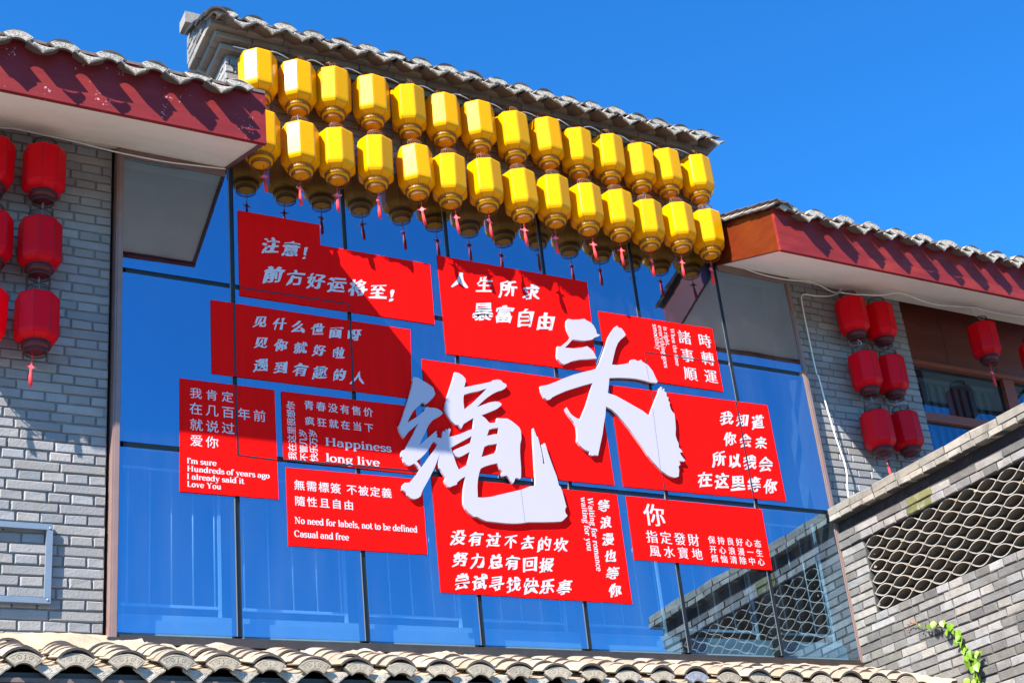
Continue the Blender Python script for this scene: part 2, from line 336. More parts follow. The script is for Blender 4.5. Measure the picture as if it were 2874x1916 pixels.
# ------------------------------------------------------------------ tiles
def cover_tile(material, w=.082, sag=.042, l=.17, t=.011, seg=8):
    """arched cover tile, running back along +Y from its front edge at y = 0"""
    R = (w*w + sag*sag)/(2*sag); a0 = math.asin(min(1, w/R)); b = MB()
    if sag > w: a0 = math.pi - a0
    o = [(R*math.sin(-a0+2*a0*k/seg), R*math.cos(-a0+2*a0*k/seg)-(R-sag)) for k in range(seg+1)]
    q = [((R-t)*math.sin(-a0+2*a0*k/seg), (R-t)*math.cos(-a0+2*a0*k/seg)-(R-sag)) for k in range(seg+1)]
    n = seg+1
    v = [(x, 0, z) for x, z in o] + [(x, l, z) for x, z in o] + [(x, 0, z) for x, z in q] + [(x, l, z) for x, z in q]
    b.add(v, [(k, k+1, n+k+1, n+k) for k in range(seg)], 0, True)
    b.add(v, [(2*n+k+1, 2*n+k, 3*n+k, 3*n+k+1) for k in range(seg)], 1, True)
    b.add(v, [(k+1, k, 2*n+k, 2*n+k+1) for k in range(seg)], 1); b.add(v, [(n+k, n+k+1, 3*n+k+1, 3*n+k) for k in range(seg)], 1)
    b.add(v, [(0, n, 3*n, 2*n), (seg, 2*n+seg, 3*n+seg, n+seg)], 0)
    return b.mesh('cover_tile', [material, M['tile_edge']])
def pan_tile(material, w=.08, sag=.03, l=.2, t=.011, seg=6):
    me = cover_tile(material, w, sag, l, t, seg); me.materials[0] = M['tile_edge']; me.materials[1] = material
    for v in me.vertices: v.co.z = -v.co.z
    me.flip_normals(); me.name = 'pan_tile'; return me
def relief(b, cx, cz, pts, r, y):
    b.tube([(cx+x, y, cz+z) for x, z in pts], r, 4)
def spiral(s, turns=1.2, n=10):
    return [(s*(1-.75*k/n)*math.cos(turns*2*math.pi*k/n), s*(1-.75*k/n)*math.sin(turns*2*math.pi*k/n)) for k in range(n+1)]
def fan_tile(material, ro=.100, ri=.049, a=.86, t=.014, kind=0):
    """fan-shaped end plate of a cover tile; origin at the arc's centre, front face towards -Y"""
    b = MB(); n = 10
    arc = lambda R, sgn=1: [(R*math.sin(sgn*(-a+2*a*k/n)), R*math.cos(-a+2*a*k/n)) for k in range(n+1)]
    o = arc(ro); i_ = arc(ri)
    v = [(x,0,z) for x,z in o] + [(x,0,z) for x,z in i_] + [(x,t,z) for x,z in o] + [(x,t,z) for x,z in i_]; m = n+1
    b.add(v, [(k, m+k, m+k+1, k+1) for k in range(n)], 0)
    b.add(v, [(k+1, 2*m+k+1, 2*m+k, k) for k in range(n)] , 0, True)
    b.add(v, [(m+k, 3*m+k, 3*m+k+1, m+k+1) for k in range(n)], 1)
    b.add(v, [(0, 2*m, 3*m, m), (n, m+n, 3*m+n, 2*m+n)], 0)
    s = .9
    rim = [(.93*ro*math.sin(s*(-a+2*a*k/n)), .93*ro*math.cos(s*(-a+2*a*k/n))) for k in range(n+1)]
    inn = [(1.12*ri*math.sin(s*(a-2*a*k/n)), 1.12*ri*math.cos(s*(a-2*a*k/n))) for k in range(n+1)]
    relief(b, 0, 0, rim + inn + rim[:1], .0016, 0)
    mid = (ro+ri)/2
    for sx in (-1, 1):
        relief(b, sx*.024, mid*.97, [(sx*x, z) for x, z in spiral(.012)], .0017, 0)
        relief(b, sx*.046, mid*.84, [(sx*x, z) for x, z in spiral(.006, .8, 6)], .0014, 0)
    relief(b, 0, mid, [(-.004, -.012), (.003, -.004), (-.003, .004), (.002, .014)], .002, 0)
    relief(b, 0, mid-.016, [(-.02, -.004), (0, .002), (.02, -.004)], .0014, 0)
    return b.mesh('fan_tile', [material, M['tile_edge']])
DRIP = [(-.068,.003),(-.050,-.004),(-.028,-.009),(0,-.011),(.028,-.009),(.050,-.004),(.068,.003),(.067,-.010),(.052,-.022),(.042,-.026),(.031,-.037),(.016,-.049),(0,-.066),(-.016,-.049),(-.031,-.037),(-.042,-.026),(-.052,-.022),(-.067,-.010)]
def drip_tile(material, t=.013):
    b = MB(); b.prism(DRIP[::-1], 0, t)
    relief(b, 0, -.004, [(x*.86, z*.82) for x, z in DRIP[6:]] + [(DRIP[0][0]*.86, DRIP[0][1]*.82)], .0016, 0)
    for sx in (-1, 1):
        relief(b, sx*.026, -.024, [(sx*x, z) for x, z in spiral(.008, 1.1, 8)], .0015, 0)
        relief(b, sx*.046, -.017, [(sx*x, z) for x, z in spiral(.005, .8, 6)], .0013, 0)
        relief(b, 0, -.045, [(0, 0), (sx*.009, .005), (sx*.018, .003)], .0014, 0)
    relief(b, 0, -.03, [(-.007, 0), (0, .01), (.007, 0), (0, -.008), (-.007, 0)], .0015, 0)
    return b.mesh('drip_tile', material)
CT, CTW = cover_tile(M['tile']), cover_tile(M['tile_warm'])
PT, PTW = pan_tile(M['tile']), pan_tile(M['tile_warm'])
FT, DT, FTD = fan_tile(M['fan']), drip_tile(M['fan']), fan_tile(M['fan_dark'])
FTW = fan_tile(M['fan_warm'])
jt = lambda a: rnd.uniform(-a, a)
def tile_rows(root, xs, Y0, Zc, slope, rows, expo, CTm, PTm, first_off=.0, fan_special=(), pan_xs=None, drop=.0, fan=None, ps=1.0, fz=-.060, fy=0.0, dy=0.0, dz=-.030, ds=1.1):
    """xs: centres of the cover tiles; Y0/Zc: front edge and cover-tile springing height there"""
    cs, sn = math.cos(slope), math.sin(slope); Z_ = Zc
    for i, x in enumerate(xs):
        Zc = Z_ - drop*(x-xs[0])
        s = .96 + jt(.04); r = jt(.05)
        link('fan_tile', FTD if i in fan_special else (fan or FT), root, (x+jt(.006), Y0+fy-.027+jt(.005), Zc+fz+jt(.004)), (-.17+jt(.07), r, jt(.07)), (s*ps, 1, s*ps))
        for k in range(rows):
            d = k*expo + first_off
            link('cover_tile', CTm, root, (x+jt(.006), Y0+fy+d*cs-.006, Zc+d*sn+.004*k*0+jt(.002)), (slope-.085+jt(.03), jt(.05), jt(.06)), (1-.02*(k>0)+jt(.05), 1, 1+jt(.10)))
    for x in (pan_xs or []):
        Zc = Z_ - drop*(x-xs[0])
        link('drip_tile', DT, root, (x+jt(.006), Y0+dy-.014+jt(.006), Zc+dz+jt(.004)), (-.17+jt(.06), jt(.06), jt(.06)), (ds*(.98+jt(.05)), 1, ds*(1.02+jt(.07))))
        for k in range(rows if rows > 4 else max(1, rows//2)):
            d = k*expo*(1 if rows > 4 else 2)
            link('pan_tile', PTm, root, (x+jt(.005), Y0+dy-.010+d*cs, Zc+dz+.008+d*sn), (slope-.06+jt(.02), jt(.03), jt(.03)), (1, 1.0, 1))

SL = math.atan2(.2708, .695)
def eave(x0, x1, label, fmat, endmat, xs, pan_xs, left_end):
    root = tag(empty('tiled_eave', ((x0+x1)/2, 0, 2.85)), label, 'eave'); ox = Vector(((x0+x1)/2, 0, 2.85))
    def part(name, mb, m):
        o = mb.build(name, m, root); o.location = -ox; return o
    zb = lambda Y: 2.8444 + Y*.2708/.695          # underside height at depth Y (negative = outward)
    s = MB(); e = .02
    v = [(x0+e, -.675, zb(-.675)+.012), (x1-e, -.675, zb(-.675)+.012), (x1-e, .05, zb(.05)+.012), (x0+e, .05, zb(.05)+.012)]
    s.add(v + [(a, b, c+.03) for a, b, c in v], [(3,2,1,0),(4,5,6,7),(0,1,5,4),(1,2,6,5),(2,3,7,6),(3,0,4,7)]); part('soffit', s, M['soffit'])
    f = MB(); f.box((x0, -.695, 2.5736), (x1, -.671, 2.905)); f.box((x0, -.699, 2.5716), (x1, -.6955, 2.582)); part('fascia', f, fmat)
    for xe, sgn, show in ((x0, 1, left_end), (x1, -1, not left_end)):
        b = MB(); w = .022
        xa, xb = (xe+.001, xe+w) if sgn > 0 else (xe-w, xe-.001)
        b.add([(xa,-.670,zb(-.67)),(xb,-.670,zb(-.67)),(xb,.045,zb(.045)),(xa,.045,zb(.045)),(xa,-.670,zb(-.67)+.318),(xb,-.670,zb(-.67)+.318),(xb,.045,zb(.045)+.318),(xa,.045,zb(.045)+.318)],
              [(3,2,1,0),(4,5,6,7),(0,1,5,4),(1,2,6,5),(2,3,7,6),(3,0,4,7)]); part('end_board', b, endmat)
    d = MB(); v = [(x0, -.70, 2.907), (x1, -.70, 2.907), (x1, .5, 2.907+1.2*.3896), (x0, .5, 2.907+1.2*.3896)]
    d.add(v + [(a, b, c+.018) for a, b, c in v], [(3,2,1,0),(4,5,6,7),(0,1,5,4),(1,2,6,5),(2,3,7,6),(3,0,4,7)]); part('roof_deck', d, M['tile_edge'])
    t = empty('x'); COL.objects.unlink(t)
    before = set(root.children)
    tile_rows(root, xs, -.770, 2.891, SL, 3, .13, CT, PT, pan_xs=pan_xs, fy=.044, dz=-.057, ps=1.05, ds=.80)
    bd = MB()
    for x in xs: bd.prism([(x-.066, 2.895), (x+.066, 2.895), (x+.05, 2.916), (x, 2.926), (x-.05, 2.916)], -.722+jt(.004), -.70)
    for o in [bd.build('bedding', M['mortar_old'], root)]: o['kind'] = 'stuff'; o.location = -ox
    if left_end:
        for k in range(9):
            d_ = k*.085
            link('cover_tile', CT, root, (x0+.045+jt(.008), -.752+d_*math.cos(SL), 2.888+d_*math.sin(SL)), (SL-.1, jt(.03), jt(.04)), (1.05, .8, 1.0))
            link('verge_tile', PT, root, (x0+.03+jt(.006), -.77+d_*math.cos(SL), 2.925+d_*math.sin(SL)), (SL-.08, .1, jt(.04)), (.62, .8, .55))
    for o in root.children:
        if o.name.split('.')[0] in ('fan_tile', 'cover_tile', 'drip_tile', 'pan_tile', 'verge_tile'): o.location = Vector(o.location) - ox
    return root
lx = [-.1731 - .2317*k for k in range(0, 8)]
eave(-2.2, -.016, 'left roof eave with dark red fascia and grey tile ends', M['fascia'], M['dark_wood'], lx, [x-.116 for x in lx], False)
rx = [3.6254 + .2446*k for k in range(0, 15)]
eave(3.524, 7.3, 'right roof eave with dark red fascia and orange end board', M['fascia_r'], M['orange_wood'], rx, [x+.122 for x in rx], True)

# ------------------------------------------------------------------ upper wall with cornice and its own tiles
uw = tag(empty('gable_wall', (1.81, 0, 3.05)), 'grey brick parapet with stepped cornice and tile coping behind the yellow lanterns', 'wall'); UO = Vector((1.81, 0, 3.05))
def upart(o): o.location = Vector(o.location) - UO; return o
UX0, UX1 = -.014, 3.53
m_ = MB(); m_.box((UX0+.008, .0085, 3.072), (UX1-.004, .34, 3.80)); upart(m_.build('mortar', M['mortar'], uw))
n0 = set(uw.children)
lay_bricks(uw, BR, UX0, UX1, 3.075, 3.70, order=lambda c: c[2] if c[2] > 3.3 else c[2])
for o in uw.children:
    if o not in n0: upart(o)
k = 0; z = 3.075
while z < 3.68:                                                     # left return face
    y = .0 if k % 2 else -.0
    for (a, b) in (((.052, .165), (.172, .34)) if k % 2 else ((.052, .11), (.118, .34))):
        l = b-a; o = link('brick', rnd.choice(BR.S if l > .15 else BR.H), uw, (UX0-.001+jt(.003), b, z), (0, 0, -math.pi/2), (l/(.222 if l > .15 else .107), 1, 1)); upart(o)
    z += COURSE; k += 1
CB = [brick_mesh(.232, .040, .12, M['cornice'], .003, 'cornice_brick') for _ in range(6)]
for c, (zc, p, h) in enumerate(((3.7085, .045, 1.0), (3.7560, .090, 1.02), (3.8000, .135, 1.12))):
    m_ = MB(); m_.box((UX0-p+.006, -p+.012, zc+.001), (UX1+.09 if c == 2 else UX1+p*.6, .34, zc+.043)); upart(m_.build('mortar', M['mortar'], uw))
    x = UX0-p
    xe = UX1 + (.10 if c == 2 else p*.6)
    while x < xe-.03:
        l = min(.236, xe-x)
        upart(link('cornice_brick', rnd.choice(CB), uw, (x+.001, -p+jt(.003), zc+jt(.0015)), (0, 0, jt(.006)), ((l-.005)/.232, 1, h)))
        x += l
    y = -p+.122
    while y < .32:
        upart(link('cornice_brick', rnd.choice(CB), uw, (UX0-p+jt(.002), min(y+.22, .34), zc+jt(.001)), (0, 0, -math.pi/2), ((min(y+.22, .34)-y-.004)/.232, .9, h)))
        y += .226
# gable end above the cornice, rising to the ridge
m_ = MB(); v = [(-.149, -.147, 3.848), (-.149, .36, 3.848), (-.149, .36, 4.06), (-.149, .25, 4.05), (-.149, -.147, 3.862)]
m_.add(v + [(x+.1, y, z) for x, y, z in v], [(0,1,2,3,4), (9,8,7,6,5)] + [(i, 5+i, 5+(i+1)%5, (i+1)%5) for i in range(5)]); upart(m_.build('gable_end', M['mortar'], uw))
z = 3.850
for r_ in range(4):
    y0 = -.14 + max(0, (z+.05-3.865)/.47); y = y0 + (.06 if r_ % 2 else 0)
    while y < .30:
        l = rnd.choice((.107, .107, .16)); b = min(y+l, .34)
        upart(link('brick', rnd.choice(BO.H), uw, (-.154+jt(.003), b, z), (0, 0, -math.pi/2), ((b-y-.006)/.107, 1, .98))); y += l
    z += .052
d = MB(); v = [(-.15, -.17, 3.852), (3.645, -.17, 3.852), (3.645, .36, 4.10), (-.15, .36, 4.10)]
d.add(v + [(a, b, c+.012) for a, b, c in v], [(3,2,1,0),(4,5,6,7),(0,1,5,4),(1,2,6,5),(2,3,7,6),(3,0,4,7)]); upart(d.build('roof_deck', M['tile_edge'], uw))
ux = [-.075 + .1848*k for k in range(0, 20)]
n0 = set(uw.children)
tile_rows(uw, ux, -.245, 3.826, .42, 4, .12, CT, PT, pan_xs=[x+.092 for x in ux], drop=.0075, fy=.034, dz=-.052, ps=1.0, ds=.74)
for k in range(7):
    link('verge_tile', CT, uw, (-.128+jt(.006), -.245+k*.072, 3.800+k*.072*.45), (.42-.1+jt(.02), .12, jt(.05)), (.85, .7, .9))
b = MB()
for x in ux:                                                         # lumps of bedding mortar under the tile ends
    for _ in range(3):
        cx, r_ = x+jt(.05), rnd.uniform(.012, .024)
        b.add([(cx+r_*1.6*math.cos(2.09*q)+jt(.006), -.165+jt(.03)+r_*math.sin(2.09*q), 3.842+jt(.008)) for q in range(3)] + [(cx, -.165, 3.842-r_*.9), (cx, -.165, 3.842+r_)], [(0,1,3),(1,2,3),(2,0,3),(0,1,4),(1,2,4),(2,0,4)])
o = b.build('bedding', M['bed'], uw); o['kind'] = 'stuff'
for o in uw.children:
    if o not in n0: upart(o)
m_ = MB(); m_.box((-.185, .27, 4.115), (3.7, .40, 4.20)); upart(m_.build('ridge_beam', M['cornice'], uw))

# ------------------------------------------------------------------ lower eave in front of the sill
le = tag(empty('tiled_eave', (1.4, -.3, -.2)), 'sunlit buff tiled eave running along the bottom, below the big window', 'eave'); LO = Vector((1.4, -.3, -.2))
LS = .368
wx = [-1.60 + .2187*k for k in range(0, 26)]
n0 = set(le.children)
tile_rows(le, wx, -.650, -.324, LS, 5, .106, CTW, PTW, fan_special=(18,), pan_xs=[x+.109 for x in wx], fan=FTW, ps=1.1, fz=-.086, dy=.022)
for o in le.children: o.location = Vector(o.location) - LO
def lpart(o): o.location = Vector(o.location) - LO; return o
m_ = MB(); m_.box((-1.9, -.60, -.62), (4.12, -.55, -.425)); lpart(m_.build('fascia', M['dark_wood'], le))
m_ = MB(); m_.box((-1.9, -.615, -.4245), (4.12, -.56, -.385)); lpart(m_.build('tile_batten', M['sill'], le))
m_ = MB(); v = [(-1.9, -.63, -.412), (4.12, -.63, -.412), (4.12, .04, -.412+.67*.385), (-1.9, .04, -.412+.67*.385)]
m_.add(v + [(a, b, c-.02) for a, b, c in v], [(0,1,2,3),(7,6,5,4),(0,4,5,1),(1,5,6,2),(2,6,7,3),(3,7,4,0)]); lpart(m_.build('roof_deck', M['tile_edge'], le))
def rough_strip(x0, x1, prof, seed, amp=.012, step=.022):
    """uneven bed of mortar along X; prof: (y, z) points across"""
    b = MB(); n = int((x1-x0)/step); m = len(prof); v = []
    for i in range(n+1):
        x = x0 + (x1-x0)*i/n
        for j, (y, z) in enumerate(prof):
            q = noise.noise(Vector((x*9, j*1.7+seed, seed))) + .6*noise.noise(Vector((x*31, j*2.3, seed)))
            v.append((x, y + .5*amp*q, z + amp*q + (amp*1.6*noise.noise(Vector((x*4, seed, 0))) if 0 < j < m-1 else 0)))
    b.add(v, [(i*m+j, i*m+j+1, (i+1)*m+j+1, (i+1)*m+j) for i in range(n) for j in range(m-1)], 0, False); return b
o = rough_strip(-1.9, -.50, [(.06, .0), (.035, -.012), (-.02, -.035), (-.075, -.075), (-.13, -.125), (-.16, -.16)], 3, .014).build('mortar_bed', M['bed'], le); lpart(o)
o = rough_strip(-.50, 4.12, [(.04, -.080), (.0, -.076), (-.04, -.078), (-.08, -.090), (-.125, -.115), (-.165, -.155)], 8, .026).build('mortar_bed', M['bed'], le); lpart(o)
o = rough_strip(3.3, 4.135, [(-.02, -.085), (-.07, -.095), (-.14, -.135), (-.22, -.175), (-.30, -.205), (-.34, -.24)], 21, .014).build('mortar_bed', M['bed'], le); lpart(o)
b = MB()                                                             # mortar against the side wall
prof = [(-.0, 0), (-.012, .035), (-.05, .03), (-.10, -.005)]
v = []
for i in range(40):
    y = .02 - .82*i/39; zz = -.382 + (y+.63)*.385 + .055
    for j, (dx, dz) in enumerate(prof):
        q = noise.noise(Vector((y*14, j*2., 4.))); v.append((4.137+dx+.012*q, y, zz+dz+.016*q))
b.add(v, [(i*4+j, i*4+j+1, i*4+j+5, i*4+j+4) for i in range(39) for j in range(3)]); lpart(b.build('mortar_bed', M['bed'], le))
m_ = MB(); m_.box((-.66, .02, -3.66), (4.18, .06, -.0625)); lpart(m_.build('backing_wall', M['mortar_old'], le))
b = MB()
for i in range(40):                                                  # rubble tucked under the sill
    x = -.45 + 4.5*i/39 + jt(.04); b.box((x, -.015+jt(.01), -.125+jt(.01)), (x+rnd.uniform(.03,.09), .02, -.085+jt(.014)))
lpart(tag(b.build('rubble', M['brick_old'], le), kind='stuff'))

# ------------------------------------------------------------------ side wall with tile lattice
sw = tag(empty('lattice_wall', (4.14, 0, 0), (math.atan(.018), 0, 0)), 'weathered brick wall with a curved tile lattice at the lower right, running out from the facade', 'wall')
RZ = -math.pi/2                                                      # local wall x -> world -Y, front faces -X
def sbox(name, d0, d1, z0, z1, x0, x1, m):
    b = MB(); b.box((x0, -d1, z0), (x1, -d0, z1)); return b.build(name, m, sw)
LEN = 2.20
O0, O1, OZ0, OZ1 = .235, 1.955, .245, .735
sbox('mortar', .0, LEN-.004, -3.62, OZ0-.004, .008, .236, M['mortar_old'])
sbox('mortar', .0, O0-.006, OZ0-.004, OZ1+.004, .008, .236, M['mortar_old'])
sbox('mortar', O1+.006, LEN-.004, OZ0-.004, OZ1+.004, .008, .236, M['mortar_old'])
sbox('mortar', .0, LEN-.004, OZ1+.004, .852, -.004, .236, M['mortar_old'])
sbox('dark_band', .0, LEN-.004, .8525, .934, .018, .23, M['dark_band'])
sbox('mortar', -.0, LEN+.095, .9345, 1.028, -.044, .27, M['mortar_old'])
def sbrick(me, d, z, l, base, off=0., sz=1., m=None, name='brick', rj=.004):
    o = link(name, me, sw, (off+jt(.003), -d, z), (jt(rj), jt(rj*1.5), RZ), ((l-.008)/base, 1, sz))
    return o
cells = []
z = OZ0 - .0545; k = 0
while z > -1.5:
    L = .228 if k % 2 else .114; d = -.02 - (.06 if k % 4 == 1 else 0)
    while d < LEN-.01:
        a, e = max(d, .0), min(d+L, LEN-.002)
        if e-a > .03: cells.append((a, e, z, L > .2, 0.))
        d += L
    z -= .0565; k += 1
z = OZ0 + .0; k = 0
for k in range(9):                                                   # piers beside the lattice
    zz = OZ0 + k*.0545
    for (a, e) in (((.0, .105), (.108, .232)) if k % 2 else ((.0, .228),)):
        cells.append((a, e, zz, e-a > .15, 0.)); cells.append((O1+.008+a*.98, O1+.008+e*.98, zz, e-a > .15, 0.))
for r_, zz in ((0, .741), (1, .797)):                                # two courses under the dark band
    d = -.05*r_
    L = .114 if r_ == 0 else .228
    while d < LEN-.01:
        a, e = max(d, .0), min(d+L, LEN-.002)
        if e-a > .03: cells.append((a, e, zz, L > .2, -.012))
        d += L
cells.sort(key=lambda c: 0 if c[4] else (1 if c[2] > .24 else 2 - c[2]))
n_ind = 0; rest = MB()
for a, e, zz, st, off in cells:
    if n_ind < 262 and zz > -.78:
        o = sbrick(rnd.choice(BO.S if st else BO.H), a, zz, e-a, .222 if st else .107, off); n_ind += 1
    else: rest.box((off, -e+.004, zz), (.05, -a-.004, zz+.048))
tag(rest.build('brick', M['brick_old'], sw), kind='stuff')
ms = brick_mesh(.222, .048, .05, M['moss'], .004); mh = brick_mesh(.107, .048, .05, M['moss'], .004)
for a, zz, l, me, bs in ((.70, .797, .228, ms, .222), (.80, .741, .114, mh, .107), (.69, .741, .114, mh, .107)):
    o = sbrick(me, a, zz, l, bs, -.016); o['label'] = 'moss-stained yellow-green brick'
cap = [brick_mesh(.222, .048, .13, M['brick_old'], .005, 'coping_brick') for _ in range(6)]; caph = [brick_mesh(.107, .038, .13, M['brick_old'], .004, 'coping_brick') for _ in range(5)]
M['coping'] = mat('sun_bleached_coping', (.205, .195, .172), .85, var=.28, hue_var=.06, noise_amt=.22, noise_scale=12, bump=.8, bump_scale=70, stain=.75, stain_col=(.06,.058,.05), stain_scale=9)
for me in cap+caph: me.materials[0] = M['coping']
d = .0
while d < LEN+.08:
    l = min(rnd.choice((.228, .228, .228, .115)), LEN+.10-d)
    if l > .04: sbrick(rnd.choice(cap), d, .978, l, .222, -.05, 1.1, name='coping_brick', rj=.012)
    d += l
d = .0
while d < LEN+.08:
    l = min(.116, LEN+.10-d)
    if l > .03: sbrick(rnd.choice(caph), d, .936, l, .107, -.052, 1.02, name='coping_brick', rj=.01)
    d += l
# lattice of curved tiles: lens-shaped cells stacked in columns
PW, PH = .1720, .0817
def lens_arc(sgn, w=PW, h=PH, t=.007, depth=.15, seg=10):
    t = .0056; b = MB(); n = seg+1; top = []; bot = []
    for k in range(n):
        u = -1 + 2*k/seg; zz = sgn*(h/2-.0005)*(1-u*u)
        top.append((u*w/2*.997, zz + t/2)); bot.append((u*w/2*.997, zz - t/2))
    v = [(x, 0, z) for x, z in top] + [(x, 0, z) for x, z in bot] + [(x, depth, z) for x, z in top] + [(x, depth, z) for x, z in bot]
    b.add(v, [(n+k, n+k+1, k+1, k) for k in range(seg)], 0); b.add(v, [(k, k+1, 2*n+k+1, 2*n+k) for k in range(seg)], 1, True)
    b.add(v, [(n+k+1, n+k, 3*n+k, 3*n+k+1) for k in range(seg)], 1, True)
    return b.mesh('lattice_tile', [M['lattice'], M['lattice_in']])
LU, LD = lens_arc(1), lens_arc(-1)
for c in range(10):
    for r_ in range(6):
        dd = O0 + PW*(c+.5); zz = OZ0 + PH*(r_+.5)
        for me, s in ((LU, -1), (LD, 1)):
            link('lattice_tile', me, sw, (.006+jt(.003), -dd+jt(.002), zz+s*.0036), (0, 0, RZ), (1+jt(.01), 1, 1+jt(.02)))
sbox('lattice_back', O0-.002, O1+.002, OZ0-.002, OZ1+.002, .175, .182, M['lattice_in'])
b = MB()                                                             # chips and mortar blobs stuck on the lattice
for _ in range(46):
    dd, zz, r_ = O0 + rnd.random()*(O1-O0), OZ0 + rnd.random()*(OZ1-OZ0), rnd.uniform(.004, .010)
    c_ = round((dd-O0)/PW)*PW + O0; zz = OZ0 + PH*(round((zz-OZ0)/PH-.5)+.5); dd = c_ if O0 < c_ < O1 else dd
    b.add([(.004+jt(r_), -dd+r_*1.5, zz+jt(r_)), (.004, -dd-r_*1.5, zz+jt(r_)), (-.004, -dd+jt(r_), zz+r_), (.002, -dd+jt(r_), zz-r_)], [(0,1,2),(0,2,3),(1,3,2),(0,3,1)])
tag(b.build('mortar_crumbs', M['bed'], sw), kind='stuff')

# ------------------------------------------------------------------ timber wall and window at the far right
wp = tag(empty('wood_panel', (6.3, .17, 2.65)), 'dark brown timber panel under the right eave, above the timber window', 'panel')
for k in range(4):
    b = MB(); b.box((5.29+k*.52-6.3, 0, 2.42-2.65), (5.29+(k+1)*.52-.004-6.3, .03, 3.2-2.65)); b.build('board', M['dark_wood'], wp)
ww = tag(empty('timber_window', (6.3, .17, 1.9)), 'brown timber window with vertical blinds at the far right, behind the lattice wall', 'window'); WO = Vector((6.3, .17, 1.9))
def wpart(name, a, b_, m):
    b = MB(); b.box([p-q for p, q in zip(a, WO)], [p-q for p, q in zip(b_, WO)]); return b.build(name, m, ww)
wpart('frame_head', (5.29, .12, 2.385), (7.3, .21, 2.419), M['win_wood'])
wpart('frame_jamb', (5.287, .14, .8), (5.335, .23, 2.384), M['win_wood'])
wpart('transom', (5.336, .135, 1.915), (6.315, .20, 1.985), M['win_wood'])
wpart('mullion', (6.32, .13, .8), (6.44, .21, 2.384), M['win_wood'])
wpart('transom', (6.445, .135, 1.915), (7.3, .20, 1.985), M['win_wood'])
for a, b_ in (((5.336, .165, 1.986), (6.319, .169, 2.384)), ((5.336, .165, .8), (6.319, .169, 1.914)), ((6.441, .165, .8), (7.3, .169, 1.914)), ((6.441, .165, 1.986), (7.3, .169, 2.384))):
    wpart('pane', a, b_, M['glass_side'])
for x0, x1 in ((5.34, 6.31), (6.45, 7.3)):
    bl = tag(empty('blind', ((x0+x1)/2, .26, 2.3)), 'grey vertical slat blind hanging inside the %s timber window light' % ('left' if x0 < 6 else 'right'), 'blind')
    b = MB(); b.box((x0-(x0+x1)/2, -.03, 0), (x1-(x0+x1)/2, .0, .035)); b.build('head_rail', M['blind_head'], bl)
    sl_ = MB(); sl_.box((-.044, -.001, -1.4), (.044, .001, -.002)); sme = sl_.mesh('slat', M['blind'])
    for k in range(int((x1-x0)/.084)): link('slat', sme, bl, (x0+.045+k*.084-(x0+x1)/2, -.012, 0), (0, 0, .35+jt(.08)))
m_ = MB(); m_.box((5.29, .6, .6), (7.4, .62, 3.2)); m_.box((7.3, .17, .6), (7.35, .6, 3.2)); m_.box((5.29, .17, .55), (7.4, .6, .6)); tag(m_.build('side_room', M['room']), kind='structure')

m_ = MB(); m_.box((5.288, .0095, -3.66), (7.4, .30, .548)); m_.build('lower_wall', M['mortar'], rw)

# ------------------------------------------------------------------ steel bracket frame on the left wall
sf = tag(empty('metal_frame', (-1.12, .03, .34)), 'empty blue-grey square tube frame bolted to the left brick wall', 'frame'); SO = Vector((-1.12, .03, .34))
for name, a, b_ in (('side_tube', (-.9615, .0185, .168), (-.932, .0475, .516)), ('side_tube', (-1.50, .0185, .168), (-1.47, .0475, .516)),
                    ('top_tube', (-1.50, .018, .517), (-.932, .047, .547)), ('bottom_tube', (-1.50, .018, .137), (-.932, .047, .167))):
    b = MB(); b.box([p-q for p, q in zip(a, SO)], [p-q for p, q in zip(b_, SO)]); o = b.build(name, M['steel'], sf)
b = MB()
for x, z in ((-.947, .525), (-.947, .155)): b.tube([(x-SO.x, .0185-SO.y, z-SO.z), (x-SO.x, .015-SO.y, z-SO.z)], .005, 8)
b.build('bolt', M['chain'], sf)

# ------------------------------------------------------------------ lanterns
def oct_shade(material):
    b = MB(); ang = []
    for k in range(8):
        for d in (-.045, .045): ang.append(math.pi/8 + k*math.pi/4 + d)
    prof = [(.060,.006),(.098,.003),(.1150,-.004),(.1190,-.014),(.119,-.235),(.117,-.250),(.110,-.264),(.096,-.277),(.074,-.289),(.062,-.292)]
    n = len(ang); v = [(r*math.cos(a), r*math.sin(a), z) for r, z in prof for a in ang]
    b.add(v, [(i*n+k, i*n+(k+1)%n, (i+1)*n+(k+1)%n, (i+1)*n+k) for i in range(len(prof)-1) for k in range(n)], 0)
    b.add([(.06*math.cos(a), .06*math.sin(a), .006) for a in ang], [tuple(range(n))], 0)
    return b.mesh('shade', material)
def seams(material):
    b = MB()
    for k in range(8):
        a = math.pi/8 + k*math.pi/4; c, s = math.cos(a), math.sin(a)
        b.tube([(r*c, r*s, z) for r, z in ((.1195,-.02),(.1195,-.235),(.1175,-.252),(.1105,-.266),(.0965,-.279),(.0745,-.291))], .0013, 4, 0, False)
    return b.mesh('seam', material)
def filigree(material, bands, plate=None):
    """openwork metal collar: rims with a lattice of small strips between them; bands = (r0, z0, r1, z1)"""
    b = MB()
    for r0, z0, r1, z1 in bands:
        for r, z in ((r0, z0), (r1, z1)):
            t = .0026; b.lathe([(r+t*math.cos(q*1.2566), z+t*math.sin(q*1.2566)) for q in range(5)], 28, 0, True, True)
        n = 26
        for k in range(n):
            for s in (-1, 1):
                pts = []
                for q in range(4):
                    u = q/3; a = 2*math.pi*(k + s*u*1.0)/n; r = r0+(r1-r0)*u; pts.append((r*math.cos(a), r*math.sin(a), z0+(z1-z0)*u))
                b.tube(pts, .0017, 3, 0, False)
    return b.mesh('collar', material)
